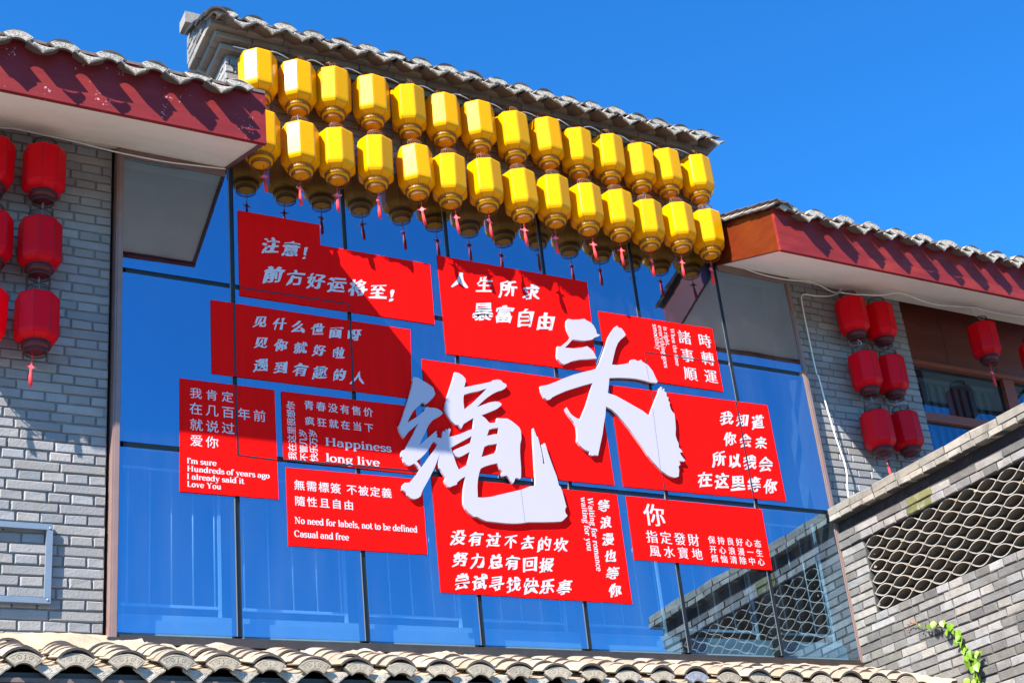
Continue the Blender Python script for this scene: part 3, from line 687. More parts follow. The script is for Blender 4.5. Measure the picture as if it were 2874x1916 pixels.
def inner_cup(material):
    b = MB(); b.lathe([(.070,-.288),(.073,-.297),(.0725,-.322),(.058,-.328),(.049,-.330),(.048,-.338),(.030,-.337),(.001,-.336)], 20)
    return b.mesh('lower_cup', material)
def tassel_parts():
    b = MB(); b.tube([(0,0,-.350),(.002,0,-.385),(0,.001,-.42)], .0022, 5); cord = b.mesh('cord', M['tassel'])
    b = MB()
    b.add([(.019*math.cos(k*math.pi/4)*(1 if k % 2 == 0 else .62), y, -.437+.019*math.sin(k*math.pi/4)*(1 if k % 2 == 0 else .62)) for y in (-.004, .004) for k in range(8)],
          [tuple(range(8)), tuple(range(15, 7, -1))] + [(k, (k+1)%8, 8+(k+1)%8, 8+k) for k in range(8)])
    for a in (0, math.pi/2, math.pi): b.tube([(.017*math.cos(a), 0, -.437+.017*math.sin(a)), (.026*math.cos(a+.25), .002, -.437+.026*math.sin(a+.25)), (.026*math.cos(a-.25), -.002, -.437+.026*math.sin(a-.25)), (.017*math.cos(a), 0, -.437+.017*math.sin(a))], .0022, 4)
    knot = b.mesh('knot', M['knot'])
    b = MB()
    for k in range(9):
        a = k*.7; q = .006 if k else 0
        b.tube([(q*.4*math.cos(a), q*.4*math.sin(a), -.452), (q*math.cos(a)+.003, q*math.sin(a), -.50), (q*1.15*math.cos(a)+.007, q*1.15*math.sin(a), -.548+.006*math.sin(k*2.1))], [.0036, .0052, .0036], 5)
    return cord, knot, b.mesh('fringe', M['tassel'])
CORD, KNOT, FRINGE = tassel_parts()
def chain_mesh(l):
    b = MB(); n = max(2, int(l/.017)); z = -.352
    for k in range(n):
        L_ = l/n; ax = k % 2; pts = []
        for q in range(9):
            a = q*math.pi/4; u, w = .0052*math.cos(a), (L_*.62)*math.sin(a)
            pts.append((u if ax == 0 else 0, u if ax else 0, z - L_*(k+.5) + w))
        b.tube(pts, .0016, 4, 0, False)
    return b.mesh('chain', M['chain'])
def flex_mesh(m, l, sx):
    b = MB(); b.tube(smooth_path([(0, 0, -.345), (sx*.030, -.010, -.352-l*.25), (sx*.034, -.012, -.352-l*.7), (sx*.018, -.006, -.352-l-.015)], 4), .0021, 5); return b.mesh('flex', m)
CHAIN_Y, CHAIN_R = chain_mesh(.048), chain_mesh(.078)
FLEX_R, FLEX_W = flex_mesh(M['red_wire'], .045, 1), flex_mesh(M['wire'], .045, -.5)
kit = {}
for key, fm, sm_, cm in (('y', M['yellow'], M['seam_y'], M['brass']), ('r', M['red_l'], M['seam_r'], M['iron'])):
    kit[key] = dict(shade=oct_shade(fm), seam=seams(sm_), cup=inner_cup(fm if key == 'y' else M['seam_r']),
                    top=filigree(cm, [(.064,.062,.069,.016)]), bot=filigree(cm, [(.077,-.279,.077,-.311),(.059,-.326,.060,-.350)]))
def lantern(key, loc, label, group, tail, rot, tilt=(0, 0)):
    k = kit[key]
    root = tag(empty('lantern', loc, (tilt[0], tilt[1], rot)), label, 'lantern', group)
    root.scale = (.98,)*3 if key == 'y' else (.93,)*3
    link('shade', k['shade'], root); link('seam', k['seam'], root); link('lower_cup', k['cup'], root)
    link('top_collar', k['top'], root); link('bottom_collar', k['bot'], root)
    if tail == 'tassel':
        a = jt(.25); s = rnd.uniform(.9, 1.08)
        tz = (jt(.05), jt(.06), -rot + jt(.7))
        link('cord', CORD, root, None, tz); link('knot', KNOT, root, None, tz); link('fringe', FRINGE, root, None, tz)
    else:
        link('chain', CHAIN_Y if key == 'y' else CHAIN_R, root, None, (0, 0, rnd.random()*3))
        if rnd.random() < .6: link('flex', rnd.choice((FLEX_R, FLEX_W)), root, None, (0, 0, rnd.random()*6))
    return root
ORD = ['first', 'second', 'third', 'fourth', 'fifth', 'sixth', 'seventh', 'eighth', 'ninth', 'tenth', 'eleventh', 'twelfth', 'thirteenth', 'last']
UXS = [.143,.395,.624,.881,1.137,1.384,1.634,1.886,2.143,2.392,2.645,2.887,3.115,3.381]
UZS = [3.6099,3.5985,3.6067,3.6133,3.6143,3.6109,3.6161,3.5927,3.6095,3.5934,3.6015,3.5801,3.5945,3.5991]
LXS = [.149,.393,.626,.886,1.151,1.392,1.64,1.892,2.148,2.397,2.645,2.884,3.136,3.389]
LZS = [3.1594,3.1415,3.1494,3.1592,3.1584,3.148,3.1615,3.1376,3.1549,3.1407,3.1427,3.1197,3.1418,3.1472]
ROT_U = [.05,.06,.18,.12,.34,.10,.05,.25,.12,.22,.27,.10,.16,.30]
ROT_L = [.1,.08,.34,.36,.05,.30,.34,.28,.33,.36,.25,.38,.33,.18]
for i in range(14):
    lab = 'yellow octagonal lantern, %s from the left in the upper row' % ORD[i] if i not in (0, 13) else ('leftmost yellow octagonal lantern of the upper row, by the parapet corner' if i == 0 else 'rightmost yellow octagonal lantern of the upper row, beside open sky')
    lantern('y', (UXS[i], -.135+jt(.008), UZS[i]), lab, 'yellow lanterns in the upper row', 'chain', ROT_U[i]+.0, (jt(.02), jt(.02)))
    lab = 'yellow lantern with red tassel, %s from the left in the lower row' % ORD[i] if i not in (0, 13) else ('yellow lantern half hidden behind the left red fascia, lower row' if i == 0 else 'rightmost yellow lantern with red tassel, lower row, beside the orange board')
    lantern('y', (LXS[i], -.135+jt(.008), LZS[i]), lab, 'yellow lanterns in the lower row', 'tassel', ROT_L[i], (jt(.025), jt(.025)))
RL = []
for (col, X, zs, Y) in (('left', -1.066, (2.672, 2.208, 1.754), -.085), ('far left', -1.325, (2.66, 2.20, 1.745), -.085),
                     ('inner', 4.64, (2.693, 2.238, 1.772), -.085), ('outer', 4.918, (2.694, 2.254, 1.801), -.075)):
    for k, z in enumerate(zs):
        pos = ('top', 'middle', 'bottom')[k]
        lab = {'left': '%s red lantern of the full string on the left brick wall', 'far left': '%s red lantern cut off by the left photo edge',
               'inner': '%s red lantern of the string nearer the big window on the right wall', 'outer': '%s red lantern of the string nearer the timber window on the right wall'}[col] % pos
        lantern('r', (X+jt(.006), Y, z), lab, 'red lanterns on the brick walls', 'tassel' if k == 2 else 'chain', .12+jt(.1)+(.2 if X > 0 else 0), (jt(.02), jt(.02)))
lantern('r', tuple(P(2752, 915, -.25) + Vector((0, 0, -.0))), 'single red lantern with tassel in front of the dark timber panel', 'red lanterns under the right eave', 'tassel', .1)
lantern('r', tuple(P(2897, 968, -.25)), 'single red lantern cut off by the right photo edge', 'red lanterns under the right eave', 'tassel', .3)

# ------------------------------------------------------------------ cables
def cable(pts, label, r=.0042, m='wire', n=6):
    pts = [Vector(p) for p in pts]; c = pts[0].copy(); b = MB(); b.tube([p-c for p in smooth_path(pts, n)], r, 6)
    o = b.build('cable', M[m]); o.location = c; return tag(o, label, 'cable')
pts = [(0.02, -.05, 3.735)]
for i in range(14):
    pts += [(UXS[i], -.14, UZS[i]+.052)]
    if i < 13: pts += [((UXS[i]+UXS[i+1])/2-.02, -.165+jt(.01), (UZS[i]+UZS[i+1])/2+.066+jt(.008))]
pts += [(3.52, -.06, 3.70)]
cable(pts, 'white cable carrying the upper row of yellow lanterns')
pts = [(-1.55, .03, 2.85), (-1.288, .02, 2.852), (-1.212, .02, 2.861), (-1.065, .02, 2.858), (-.90, .018, 2.853), (-.66, -.022, 2.808), (-.412, -.028, 2.802), (-.242, -.028, 2.814), (-.035, -.03, 2.832)]
cable(pts, 'white cable running along the wall under the left eave soffit', .0045)
R1 = [(3.5515,2.900),(3.672,2.869),(3.884,2.8286),(4.1476,2.8227),(4.3767,2.845),(4.5768,2.79),(4.66,2.84),(4.7075,2.860)]
cable([(x, -.022, z) for x, z in R1], 'white cable sagging from the last yellow lantern to the right wall', .0045)
R2 = [(4.66,.0,2.82),(4.5477,.0,2.768),(4.4216,.02,2.759),(4.304,.03,2.751),(4.2833,.03,2.632),(4.2814,.03,2.39),(4.2756,.02,2.11),(4.279,.01,2.068),(4.284,0,1.867),(4.310,0,1.62),(4.347,0,1.37),(4.322,0,1.2),(4.308,0,1.02)]
cable(R2, 'white cable dropping down the right brick wall to the lattice wall', .0055)
z3 = lambda x, y, Y=-.25: P(1914+x/2.45, 400+y/2.45, Y)
cable([z3(1090, 1030, -.12), z3(1150, 1040, -.16), z3(1220, 1045), z3(1370, 1050), z3(1510, 1037), z3(1700, 1105), z3(1850, 1125), z3(2000, 1135), z3(2150, 1170), z3(2350, 1200), z3(2500, 1212)], 'white cable strung under the right eave past the timber panel', .0042)
cable([z3(2000, 1135), z3(2010, 1180), z3(2045, 1212), z3(2075, 1222)], 'short white cable loop holding the single red lantern', .0036)
cable([z3(2005, 1133), z3(2045, 1140), z3(2068, 1165), z3(2078, 1215)], 'second white strand of the loop over the single red lantern', .0034)
# hanger strings of the wall lanterns
# ------------------------------------------------------------------ lettering
REQ = {}
def need(ch, off=0.0):
    if (ch, off) not in REQ:
        c = bpy.data.curves.new('glyph', 'FONT'); c.body = ch; c.offset = off; c.resolution_u = 2
        o = bpy.data.objects.new('glyph', c); COL.objects.link(o); REQ[(ch, off)] = o
def glyph_data():
    bpy.context.view_layer.update(); dg = bpy.context.evaluated_depsgraph_get(); out = {}
    for k, o in REQ.items():
        me = bpy.data.meshes.new_from_object(o.evaluated_get(dg))
        vs = [(v.co.x, v.co.y) for v in me.vertices]; fs = [tuple(p.vertices) for p in me.polygons]
        out[k] = (vs, fs); bpy.data.meshes.remove(me)
    for o in REQ.values():
        c = o.data; bpy.data.objects.remove(o); bpy.data.curves.remove(c)
    return out
def outward(vs, fs):
    """outward unit normals of a flat glyph's outline"""
    cnt = {}
    for f in fs:
        for i in range(len(f)):
            a, b = f[i], f[(i+1) % len(f)]; cnt.setdefault((min(a,b), max(a,b)), []).append((a, b))
    nx = [0.0]*len(vs); ny = [0.0]*len(vs); area = 0
    for f in fs[:20]:
        for i in range(len(f)): a, b = vs[f[i]], vs[f[(i+1)%len(f)]]; area += a[0]*b[1]-b[0]*a[1]
    sg = 1 if area > 0 else -1
    for es in cnt.values():
        if len(es) == 1:
            a, b = es[0]; dx, dy = vs[b][0]-vs[a][0], vs[b][1]-vs[a][1]; L = math.hypot(dx, dy) or 1
            for q in (a, b): nx[q] += sg*dy/L; ny[q] += -sg*dx/L
    out = []
    for x, y in zip(nx, ny): L = math.hypot(x, y) or 1; out.append((x/L, y/L))
    return out
def bolder(vs, fs, ax, ay):
    return [(x+n[0]*ax-.5, y+n[1]*ay-.38) for (x, y), n in zip(vs, outward(vs, fs))]
def brush(vs, fs, seed):
    kd = 1.0 if len(vs) < 110 else .72 if len(vs) < 170 else .55       # dense characters swell less
    """swell, taper and lean a plain glyph so that it reads as brush script"""
    r = random.Random(seed); rot = r.uniform(-.05, .05); out = []
    for (x, y), n in zip(vs, outward(vs, fs)):
        q_ = abs(n[0])*abs(n[1])*2
        w = noise.noise(Vector((x*2.6+seed*3.7, y*2.6, seed*1.3))); w2 = noise.noise(Vector((x*9, y*9, seed+5.)))
        amp = (.030 + .045*w + .014*w2)*kd + (r.uniform(-.03, .055)*q_*kd if q_ > .75 else 0)
        u, v_ = x+n[0]*amp*1.55-.5, y+n[1]*amp*.55-.38
        wx = .035*noise.noise(Vector((x*2.0, y*2.0, seed+9.3))); wy = .035*noise.noise(Vector((x*2.0, y*2.0, seed+19.6)))
        u, v_ = u + .20*v_ + wx, v_ + .17*u - .18*u*u + wy
        out.append((u*math.cos(rot)-v_*math.sin(rot), u*math.sin(rot)+v_*math.cos(rot)))
    return out
STY = {'hei': (.004, .004), 'bold': (.016, .010), 'song': (.020, -.004)}
def centred(vs): return [(x-.5, y-.38) for x, y in vs]
LINES = []      # (sign key, text, style, (x0, z1), (x1, z0), mode)
def line(sign, text, style, tl, br, mode='h'):
    off = 0.0
    for ch in text:
        if ch != ' ': need(ch, off)
    LINES.append((sign, text, style, off, tl, br, mode))
YS = -.0085
line('a', '注意!', 'brush', (733,662), (867,728)); line('a', '前方好运将至!', 'brush', (739,742), (1111,846))
line('b', '见什么世面呀', 'brush', (706,881), (1018,958)); line('b', '见你就好啦', 'brush', (708,941), (974,1008)); line('b', '遇到有趣的人', 'brush', (706,1002), (1030,1079))
line('c', '我肯定', 'hei', (529,1086), (659,1130)); line('c', '在几百年前', 'hei', (529,1128), (749,1184)); line('c', '就说过', 'hei', (530,1173), (661,1219)); line('c', '爱你', 'hei', (531,1218), (616,1258))
line('d', '青春没有售价', 'bold', (851,1122), (1049,1170)); line('d', '疯狂就在当下', 'bold', (853,1167), (1051,1213))
line('d', '我在这里很想你', 'bold', (804,1124), (832.5,1291), 'up'); line('d', '不管几岁', 'bold', (838.5,1203), (864.5,1294), 'up'); line('d', '快乐万岁', 'bold', (866,1203), (893.5,1296), 'up')
line('e', '無需標簽 不被定義', 'bold', (824,1345), (1101,1397)); line('e', '隨性且自由', 'bold', (825,1390), (995,1431))
line('f', '人生所求', 'brush', (1258,759), (1523,846)); line('f', '暴富自由', 'brush', (1326,843), (1560,929))
line('h', '没有过不去的坎', 'brush', (1261,1485), (1598,1549)); line('h', '努力总有回报', 'brush', (1267,1546), (1558,1605)); line('h', '尝试寻找快乐事', 'brush', (1271,1607), (1607,1668))
line('h', '等浪漫也等你', 'brush', (1676,1395), (1744,1678), 'down')
line('i', '時轉運', 'song', (1957,930), (2016,1082), 'down'); line('i', '諸事順', 'song', (1900,920), (1959,1075), 'down')
line('j', '我知道', 'brush', (2016,1150), (2150,1204)); line('j', '你会来', 'brush', (2026,1210), (2158,1261)); line('j', '所以我会', 'brush', (1994,1264), (2171,1323)); line('j', '在这里等你', 'brush', (1954,1320), (2186,1386))
line('k', '你', 'song', (1802,1410), (1871,1478)); line('k', '指定發財', 'song', (1809,1486), (1967,1533)); line('k', '風水寶地', 'song', (1817,1527), (1977,1571))
line('k', '保持良好心态', 'bold', (1983.5,1502), (2140,1536)); line('k', '开心浪漫一生', 'bold', (1987.5,1529), (2145,1562)); line('k', '烦恼清除中心', 'bold', (1992,1554), (2150,1587))
GL = glyph_data()

# slab-serif latin, drawn as pen strokes: upright strokes thick, level strokes thin; x-height 1, capitals 1.45
C4 = lambda cx, cy, rx, ry, a0, a1, n=12: [(cx+rx*math.cos(math.radians(a0+(a1-a0)*k/n)), cy+ry*math.sin(math.radians(a0+(a1-a0)*k/n))) for k in range(n+1)]
bowl = C4(.46, .5, .36, .47, 0, 360, 18)
def stem(x, y0, y1, s0=True, s1=True, half=False):
    r = [('s', [(x, y0), (x, y1)])]
    if s0: r.append(('f', x, y0+.045, .2))
    if s1: r.append(('f', x-.07 if half else x, y1-.045, .13 if half else .2))
    return r
G = {
 'I': (.62, stem(.31, 0, 1.45)), "'": (.3, [('s', [(.15, 1.45), (.15, 1.1)])]),
 'm': (1.66, stem(.27,0,1,True,True,True)+[('s', C4(.56,.60,.27,.37,170,0)+[(.83,0)]), ('f',.83,.045,.2), ('s', C4(1.12,.60,.27,.37,170,0)+[(1.39,0)]), ('f',1.39,.045,.2)]),
 'n': (1.12, stem(.27,0,1,True,True,True)+[('s', C4(.56,.60,.27,.37,170,0)+[(.83,0)]), ('f',.83,.045,.2)]),
 'h': (1.12, stem(.27,0,1.5,True,True,True)+[('s', C4(.56,.60,.27,.37,170,0)+[(.83,0)]), ('f',.83,.045,.2)]),
 's': (.78, [('s', C4(.38,.74,.25,.22,20,270)+C4(.38,.26,.27,.24,90,-160)), ('v',.64,.80,.12), ('v',.12,.22,.12)]),
 'u': (1.14, [('s', [(.27,1),(.27,.4)]+C4(.55,.38,.28,.36,180,350)), ('s', [(.85,1),(.85,0)]), ('f',.20,.955,.14), ('f',.78,.955,.14), ('f',.93,.045,.13)]),
 'r': (.86, stem(.27,0,1,True,True,True)+[('s', C4(.58,.62,.30,.35,170,60)), ('o', .70, .84, .12)]),
 'e': (.94, [('s', [(.12,.53),(.80,.53)]), ('s', C4(.46,.5,.36,.47,5,320,16))]),
 'H': (1.62, stem(.36,0,1.45)+stem(1.26,0,1.45)+[('s', [(.36,.75),(1.26,.75)])]),
 'd': (1.12, [('s', C4(.46,.5,.34,.47,0,360,18)), ('s', [(.83,1.5),(.83,0)]), ('f',.75,1.455,.14), ('f',.92,.045,.13)]),
 'o': (.96, [('s', bowl)]), 'f': (.66, [('s', [(.27,0),(.27,1.15)]+C4(.52,1.16,.25,.32,180,50)), ('f',.27,.045,.2), ('s', [(.06,.95),(.56,.95)]), ('o',.66,1.36,.11)]),
 'y': (1.06, [('s', [(.22,1),(.55,.05)]), ('t', [(.86,1),(.42,-.40),(.20,-.45)]), ('f',.22,.955,.2), ('f',.86,.955,.18), ('o',.20,-.40,.11)]),
 'a': (1.0, [('s', C4(.44,.70,.30,.27,150,0)+[(.74,.10),(.92,.05)]), ('s', C4(.42,.30,.30,.28,60,330)), ('o',.18,.80,.11)]),
 'g': (.98, [('s', C4(.44,.66,.30,.31,0,360,16)), ('s', [(.26,.42),(.18,.25),(.34,.14),(.70,.10),(.86,-.10),(.74,-.38),(.44,-.46),(.16,-.36),(.14,-.12),(.34,.10)]), ('o',.86,.96,.10)]),
 'l': (.56, stem(.28,0,1.5,True,True,True)), 'i': (.56, stem(.28,0,1,True,True,True)+[('o',.27,1.33,.14)]),
 't': (.68, [('s', [(.29,1.32),(.29,.3)]+C4(.48,.28,.19,.24,180,330)), ('s', [(.06,.95),(.56,.95)])]),
 'L': (1.22, stem(.36,0,1.45)+[('s', [(.36,.05),(1.05,.05)]), ('v',1.06,.22,.24)]),
 'v': (1.04, [('s', [(.22,1),(.53,.03)]), ('t', [(.84,1),(.53,.03)]), ('f',.22,.955,.2), ('f',.84,.955,.17)]),
 'w': (1.52, [('s', [(.22,1),(.49,.03)]), ('t', [(.76,1),(.49,.03)]), ('s', [(.76,1),(1.03,.03)]), ('t', [(1.30,1),(1.03,.03)]), ('f',.22,.955,.2), ('f',1.30,.955,.17)]),
 'W': (2.1, [('s', [(.28,1.45),(.66,.03)]), ('t', [(1.04,1.45),(.66,.03)]), ('s', [(1.04,1.45),(1.42,.03)]), ('t', [(1.80,1.45),(1.42,.03)]), ('f',.28,1.405,.22), ('f',1.80,1.405,.2), ('f',1.04,1.405,.16)]),
 'Y': (1.5, [('s', [(.30,1.45),(.75,.70)]), ('t', [(1.2,1.45),(.75,.70)]), ('s', [(.75,.7),(.75,0)]), ('f',.75,.045,.22), ('f',.30,1.405,.22), ('f',1.2,1.405,.2)]),
 'N': (1.62, [('t', [(.36,0),(.36,1.45)]), ('t', [(1.26,0),(1.26,1.45)]), ('s', [(.36,1.45),(1.26,.0)]), ('f',.36,.045,.2), ('f',.28,1.405,.2), ('f',1.26,1.405,.2)]),
 'b': (1.08, [('s', [(.27,1.5),(.27,0)]), ('s', C4(.60,.5,.34,.47,0,360,18)), ('f',.20,1.455,.14)]),
 'p': (1.10, [('s', [(.27,1),(.27,-.5)]), ('s', C4(.60,.5,.34,.47,0,360,18)), ('f',.20,.955,.14), ('f',.27,-.455,.2)]),
 'c': (.86, [('s', C4(.46,.5,.36,.47,45,320,14)), ('o',.70,.80,.11)]),
 'C': (1.40, [('s', C4(.70,.73,.55,.70,40,320,18)), ('v',1.16,1.18,.26)]), ',': (.44, [('o',.2,.1,.13), ('t', [(.26,.1),(.14,-.24)])]), ' ': (.52, []),
}
def latin(text, bold=1.0):
    vs, fs, ys = [], [], []; x = 0.0
    def quad(a, b, wa, wb):
        dx, dy = b[0]-a[0], b[1]-a[1]; L = math.hypot(dx, dy) or 1; n = (-dy/L, dx/L); i = len(vs)
        vs.extend([(a[0]-n[0]*wa, a[1]-n[1]*wa), (b[0]-n[0]*wb, b[1]-n[1]*wb), (b[0]+n[0]*wb, b[1]+n[1]*wb), (a[0]+n[0]*wa, a[1]+n[1]*wa)]); fs.append((i, i+1, i+2, i+3))
    for ch in text:
        adv, st = G[ch]
        for si, s in enumerate(st):
            while len(ys) < len(vs): ys.append(.00012*si - .00012)
            if s[0] in 'st':
                pts = [(px+x, py) for px, py in s[1]]; W = []
                for k in range(len(pts)):
                    a, b = pts[max(k-1, 0)], pts[min(k+1, len(pts)-1)]; L = math.hypot(b[0]-a[0], b[1]-a[1]) or 1
                    W.append((.05 if s[0] == 't' else .05 + .075*abs((b[1]-a[1])/L))*bold)
                n = len(pts); i0 = len(vs)
                for k in range(n):
                    a, b = pts[max(k-1, 0)], pts[min(k+1, n-1)]; dx, dy = b[0]-a[0], b[1]-a[1]; L = math.hypot(dx, dy) or 1
                    if n > 2 and math.hypot(pts[0][0]-pts[-1][0], pts[0][1]-pts[-1][1]) < .01 and k in (0, n-1): dx, dy = pts[1][0]-pts[-2][0], pts[1][1]-pts[-2][1]; L = math.hypot(dx, dy) or 1
                    vs.append((pts[k][0]+dy/L*W[k], pts[k][1]-dx/L*W[k])); vs.append((pts[k][0]-dy/L*W[k], pts[k][1]+dx/L*W[k]))
                for k in range(n-1): fs.append((i0+2*k, i0+2*k+2, i0+2*k+3, i0+2*k+1))
            elif s[0] == 'f': quad((s[1]+x-s[3], s[2]), (s[1]+x+s[3], s[2]), .05*bold, .05*bold)
            elif s[0] == 'v': quad((s[1]+x, s[2]-s[3]/2), (s[1]+x, s[2]+s[3]/2), .05*bold, .05*bold)
            elif s[0] == 'o':
                i = len(vs); vs.extend([(s[1]+x+s[3]*bold*math.cos(k*math.pi/3), s[2]+s[3]*bold*math.sin(k*math.pi/3)) for k in range(6)]); fs.append(tuple(range(i, i+6)))
        while len(ys) < len(vs): ys.append(.00012*len(st) - .00012)
        x += adv
    return vs, fs, x, ys
LAT = []      # sign, text, start px of baseline, end px of baseline, height of capitals in px, mode
def lat(sign, text, p0, p1, mode='h', bold=1.0): LAT.append((sign, text, p0, p1, mode, bold))
lat('c', "I'm sure", (524,1299), (608,1303.5), 'h', 1.2); lat('c', 'Hundreds of years ago', (524,1321), (757,1338), 'h', 1.2); lat('c', 'I already said it', (524,1343), (685,1354), 'h', 1.2); lat('c', 'Love You', (524,1364.5), (621,1372), 'h', 1.2)
lat('d', 'Happiness', (911,1249), (1100,1270.5), 'h', 1.0); lat('d', 'long live', (914,1294), (1067,1311), 'h', 1.0)
lat('e', 'No need for labels, not to be defined', (826,1467.5), (1172,1491), 'h', 1.15); lat('e', 'Casual and free', (826,1505), (980,1515.5), 'h', 1.15)
lat('i', 'When the time', (1880,920), (1888,1024), 'd'); lat('i', 'is right,', (1861,916), (1867,970), 'd'); lat('i', 'everything goes', (1846,913), (1857,1030), 'd'); lat('i', 'smoothly', (1831,909), (1838,981), 'd')
lat('h', 'Waiting for romance', (1648,1394), (1673,1602), 'd', 1.1); lat('h', 'waiting for you', (1629,1393), (1644,1545), 'd', 1.1)

# ------------------------------------------------------------------ red poster boards
SIGNS = {
 'a': ([(668,590),(896.7,630.6),(899.6,687.8),(1207,741),(1220.4,910),(673.5,827.8)], 'red L-shaped poster with two exclamation lines of brush script, highest at upper left'),
 'b': ([(591.8,840.8),(1151.8,924.5),(1157,1117),(594.5,1046.4)], 'red poster with three lines of brush script, crossed by two dark joints'),
 'c': ([(504.6,1060.8),(770.5,1093.5),(782.4,1399.7),(505.3,1378)], "leftmost red poster, thin Chinese lines above English I'm sure Hundreds of years ago"),
 'd': ([(790,1097),(1167,1141),(1182.5,1331),(797,1290)], 'red poster reading Happiness long live under two bold Chinese lines'),
 'e': ([(803.3,1310.7),(1184,1345),(1200,1554.8),(810.2,1529.9)], 'red poster with No need for labels, not to be defined in English'),
 'f': ([(1227.3,716.3),(1647.8,791),(1676,1044),(1253.9,992)], 'red poster at top centre with two short lines of large brush script'),
 'g': ([(1184.5,1007),(1681,1077),(1725.3,1360.5),(1210,1312)], 'blank red poster behind the left giant white character'),
 'h': ([(1212,1336),(1731.4,1386),(1775,1693),(1238.8,1660.9)], 'large bottom centre red poster with vertical Waiting for romance lettering'),
 'i': ([(1680.4,872.7),(1998.9,921.6),(2030.3,1098),(1707,1051)], 'red poster at upper right with two vertical columns of traditional characters and sideways English'),
 'j': ([(1712,1080),(2153.6,1136.7),(2207,1406),(1751.8,1363.8)], 'red poster at right with four right-aligned lines of brush script'),
 'k': ([(1758,1390.3),(2137.7,1427.8),(2167.9,1598.8),(1782.4,1568.7)], 'lower right red poster with one big character above two blocks of small text'),
}
SO_ = {}
for key, (poly, label) in SIGNS.items():
    pts = [P(x, y, -.0075) for x, y in poly]; c = sum(pts, Vector())/len(pts); c.y = 0
    root = tag(empty('poster', c), label, 'poster', 'red posters on the glass'); SO_[key] = (root, c)
    b = MB(); pr = [(p.x-c.x, p.z-c.z) for p in pts]; b.prism(pr[::-1], -.0075, -.0012); b.build('sheet', M['sign'], root)
    if key != 'g':
        pass
def flat_mesh(name, vs2, fs, key, y=YS, ys=None):
    root, c = SO_[key]; b = MB(); b.add([(x-c.x, y-(ys[i] if ys else 0), z-c.z) for i, (x, z) in enumerate(vs2)], fs); me = b.mesh(name, M['letter']); return link(name, me, root)
sd = 1
for sign, text, style, off, tl, br, mode in LINES:
    A, B_ = P(*tl, YS), P(*br, YS); vs, fs = [], []
    n = len(text)
    wts = [(.42 if ch in '!' else .35 if ch == ' ' else 1.0) for ch in text]
    x0, x1, z1, z0 = A.x, B_.x, A.z, B_.z
    if mode == 'h':
        ink = z1-z0; tot = sum(wts); gap = .92
        adv = ((x1-x0) - ink*.0)/(tot - (1-gap)*1.0) if n > 1 else (x1-x0)/.92
        sz = min(adv*1.12, ink*1.08) if style != 'hei' else min(adv*1.0, ink*1.1)
        pos = []; cx = x0 - adv*(1-gap)/2*0
        for w in wts: pos.append((cx + adv*w*.5 - adv*(1-gap)*.5, (z0+z1)/2)); cx += adv*w
        rotq = 0
    elif mode == 'down':
        h = (z1-z0)/(n-.06); lean = (x1-x0) - h*.92; sz = h*1.02 if style != 'brush' else h*1.0
        sz = min(sz, (x1-x0)*1.1); dx = max(0, (x1-x0)-sz*.92)
        pos = [(x0 + sz*.46 + dx*.5, z1 - h*(k+.47)) for k in range(n)]; rotq = 0
    else:
        h = (z1-z0)/n; sz = min(h*1.05, (x1-x0)*1.15); pos = [((x0+x1)/2, z0 + h*(k+.5)) for k in range(n)]; rotq = 1
    for ch, (cx, cz) in zip(text, pos):
        if ch == ' ': continue
        gv, gf = GL[(ch, off)]; sd += 1
        q = brush(gv, gf, sd) if style == 'brush' else bolder(gv, gf, *STY[style])
        if ch == '!': q = [(x+.5-.16 if style != 'brush' else x+.36, y) for x, y in q]
        s = sz*(1+(jt(.05) if style == 'brush' else 0)); dz = jt(.015)*sz if style == 'brush' else 0
        if rotq: q = [(-y, x) for x, y in q]
        flat_mesh('character', [(cx + x*s, cz + dz + y*s) for x, y in q], gf, sign)
for sign, text, p0, p1, mode, bold in LAT:
    w = latin(text, bold)[2]; A, B_ = P(*p0, YS), P(*p1, YS)
    sc_ = Vector((B_.x-A.x, B_.z-A.z)).length/w
    sy = {'c': .0216, 'd': .0335, 'e': .0258}.get(sign, sc_*.98)
    x0 = 0.0
    for word in text.split(' '):
        vs, fs, ww_, ys = latin(word, bold)
        if mode == 'd': out = [(A.x + y*sy, A.z - (x0+x)*sc_) for x, y in vs]
        else: out = [(A.x + (x0+x)*sc_, A.z + y*sy) for x, y in vs]
        flat_mesh('word', out, fs, sign, YS-.0003, ys)
        x0 += ww_ + G[' '][0]
# dark joints that show across some posters
def seam(key, p0, p1, w=.010):
    root, c = SO_[key]; a, b_ = P(*p0, -.009), P(*p1, -.009); d = (b_-a); L = d.length; d /= L; n = Vector((-d.z, 0, d.x))*w/2
    b = MB(); q = [a-n, b_-n, b_+n, a+n]; b.add([(p.x-c.x, -.0092, p.z-c.z) for p in q]+[(p.x-c.x, -.0076, p.z-c.z) for p in q], [(0,1,2,3),(4,5,1,0),(5,6,2,1),(6,7,3,2),(7,4,0,3)])
    b.build('joint', M['gasket'], root)
seam('a', (671,806), (977,853), .008); seam('a', (979,853), (981,875), .008)
seam('b', (657,851), (661,1054), .012); seam('b', (983,900), (992,1096), .011)
seam('c', (661,1080), (668,1276), .010); seam('c', (668,1276), (778,1290), .007)
seam('d', (795,1289), (1181,1322), .010)
seam('i', (1810,987), (2008,1016), .006); seam('i', (1810,988), (1823,1066), .005)
seam('j', (1829,1095), (1866,1373), .006); seam('j', (2066,1126), (2116,1396), .011)

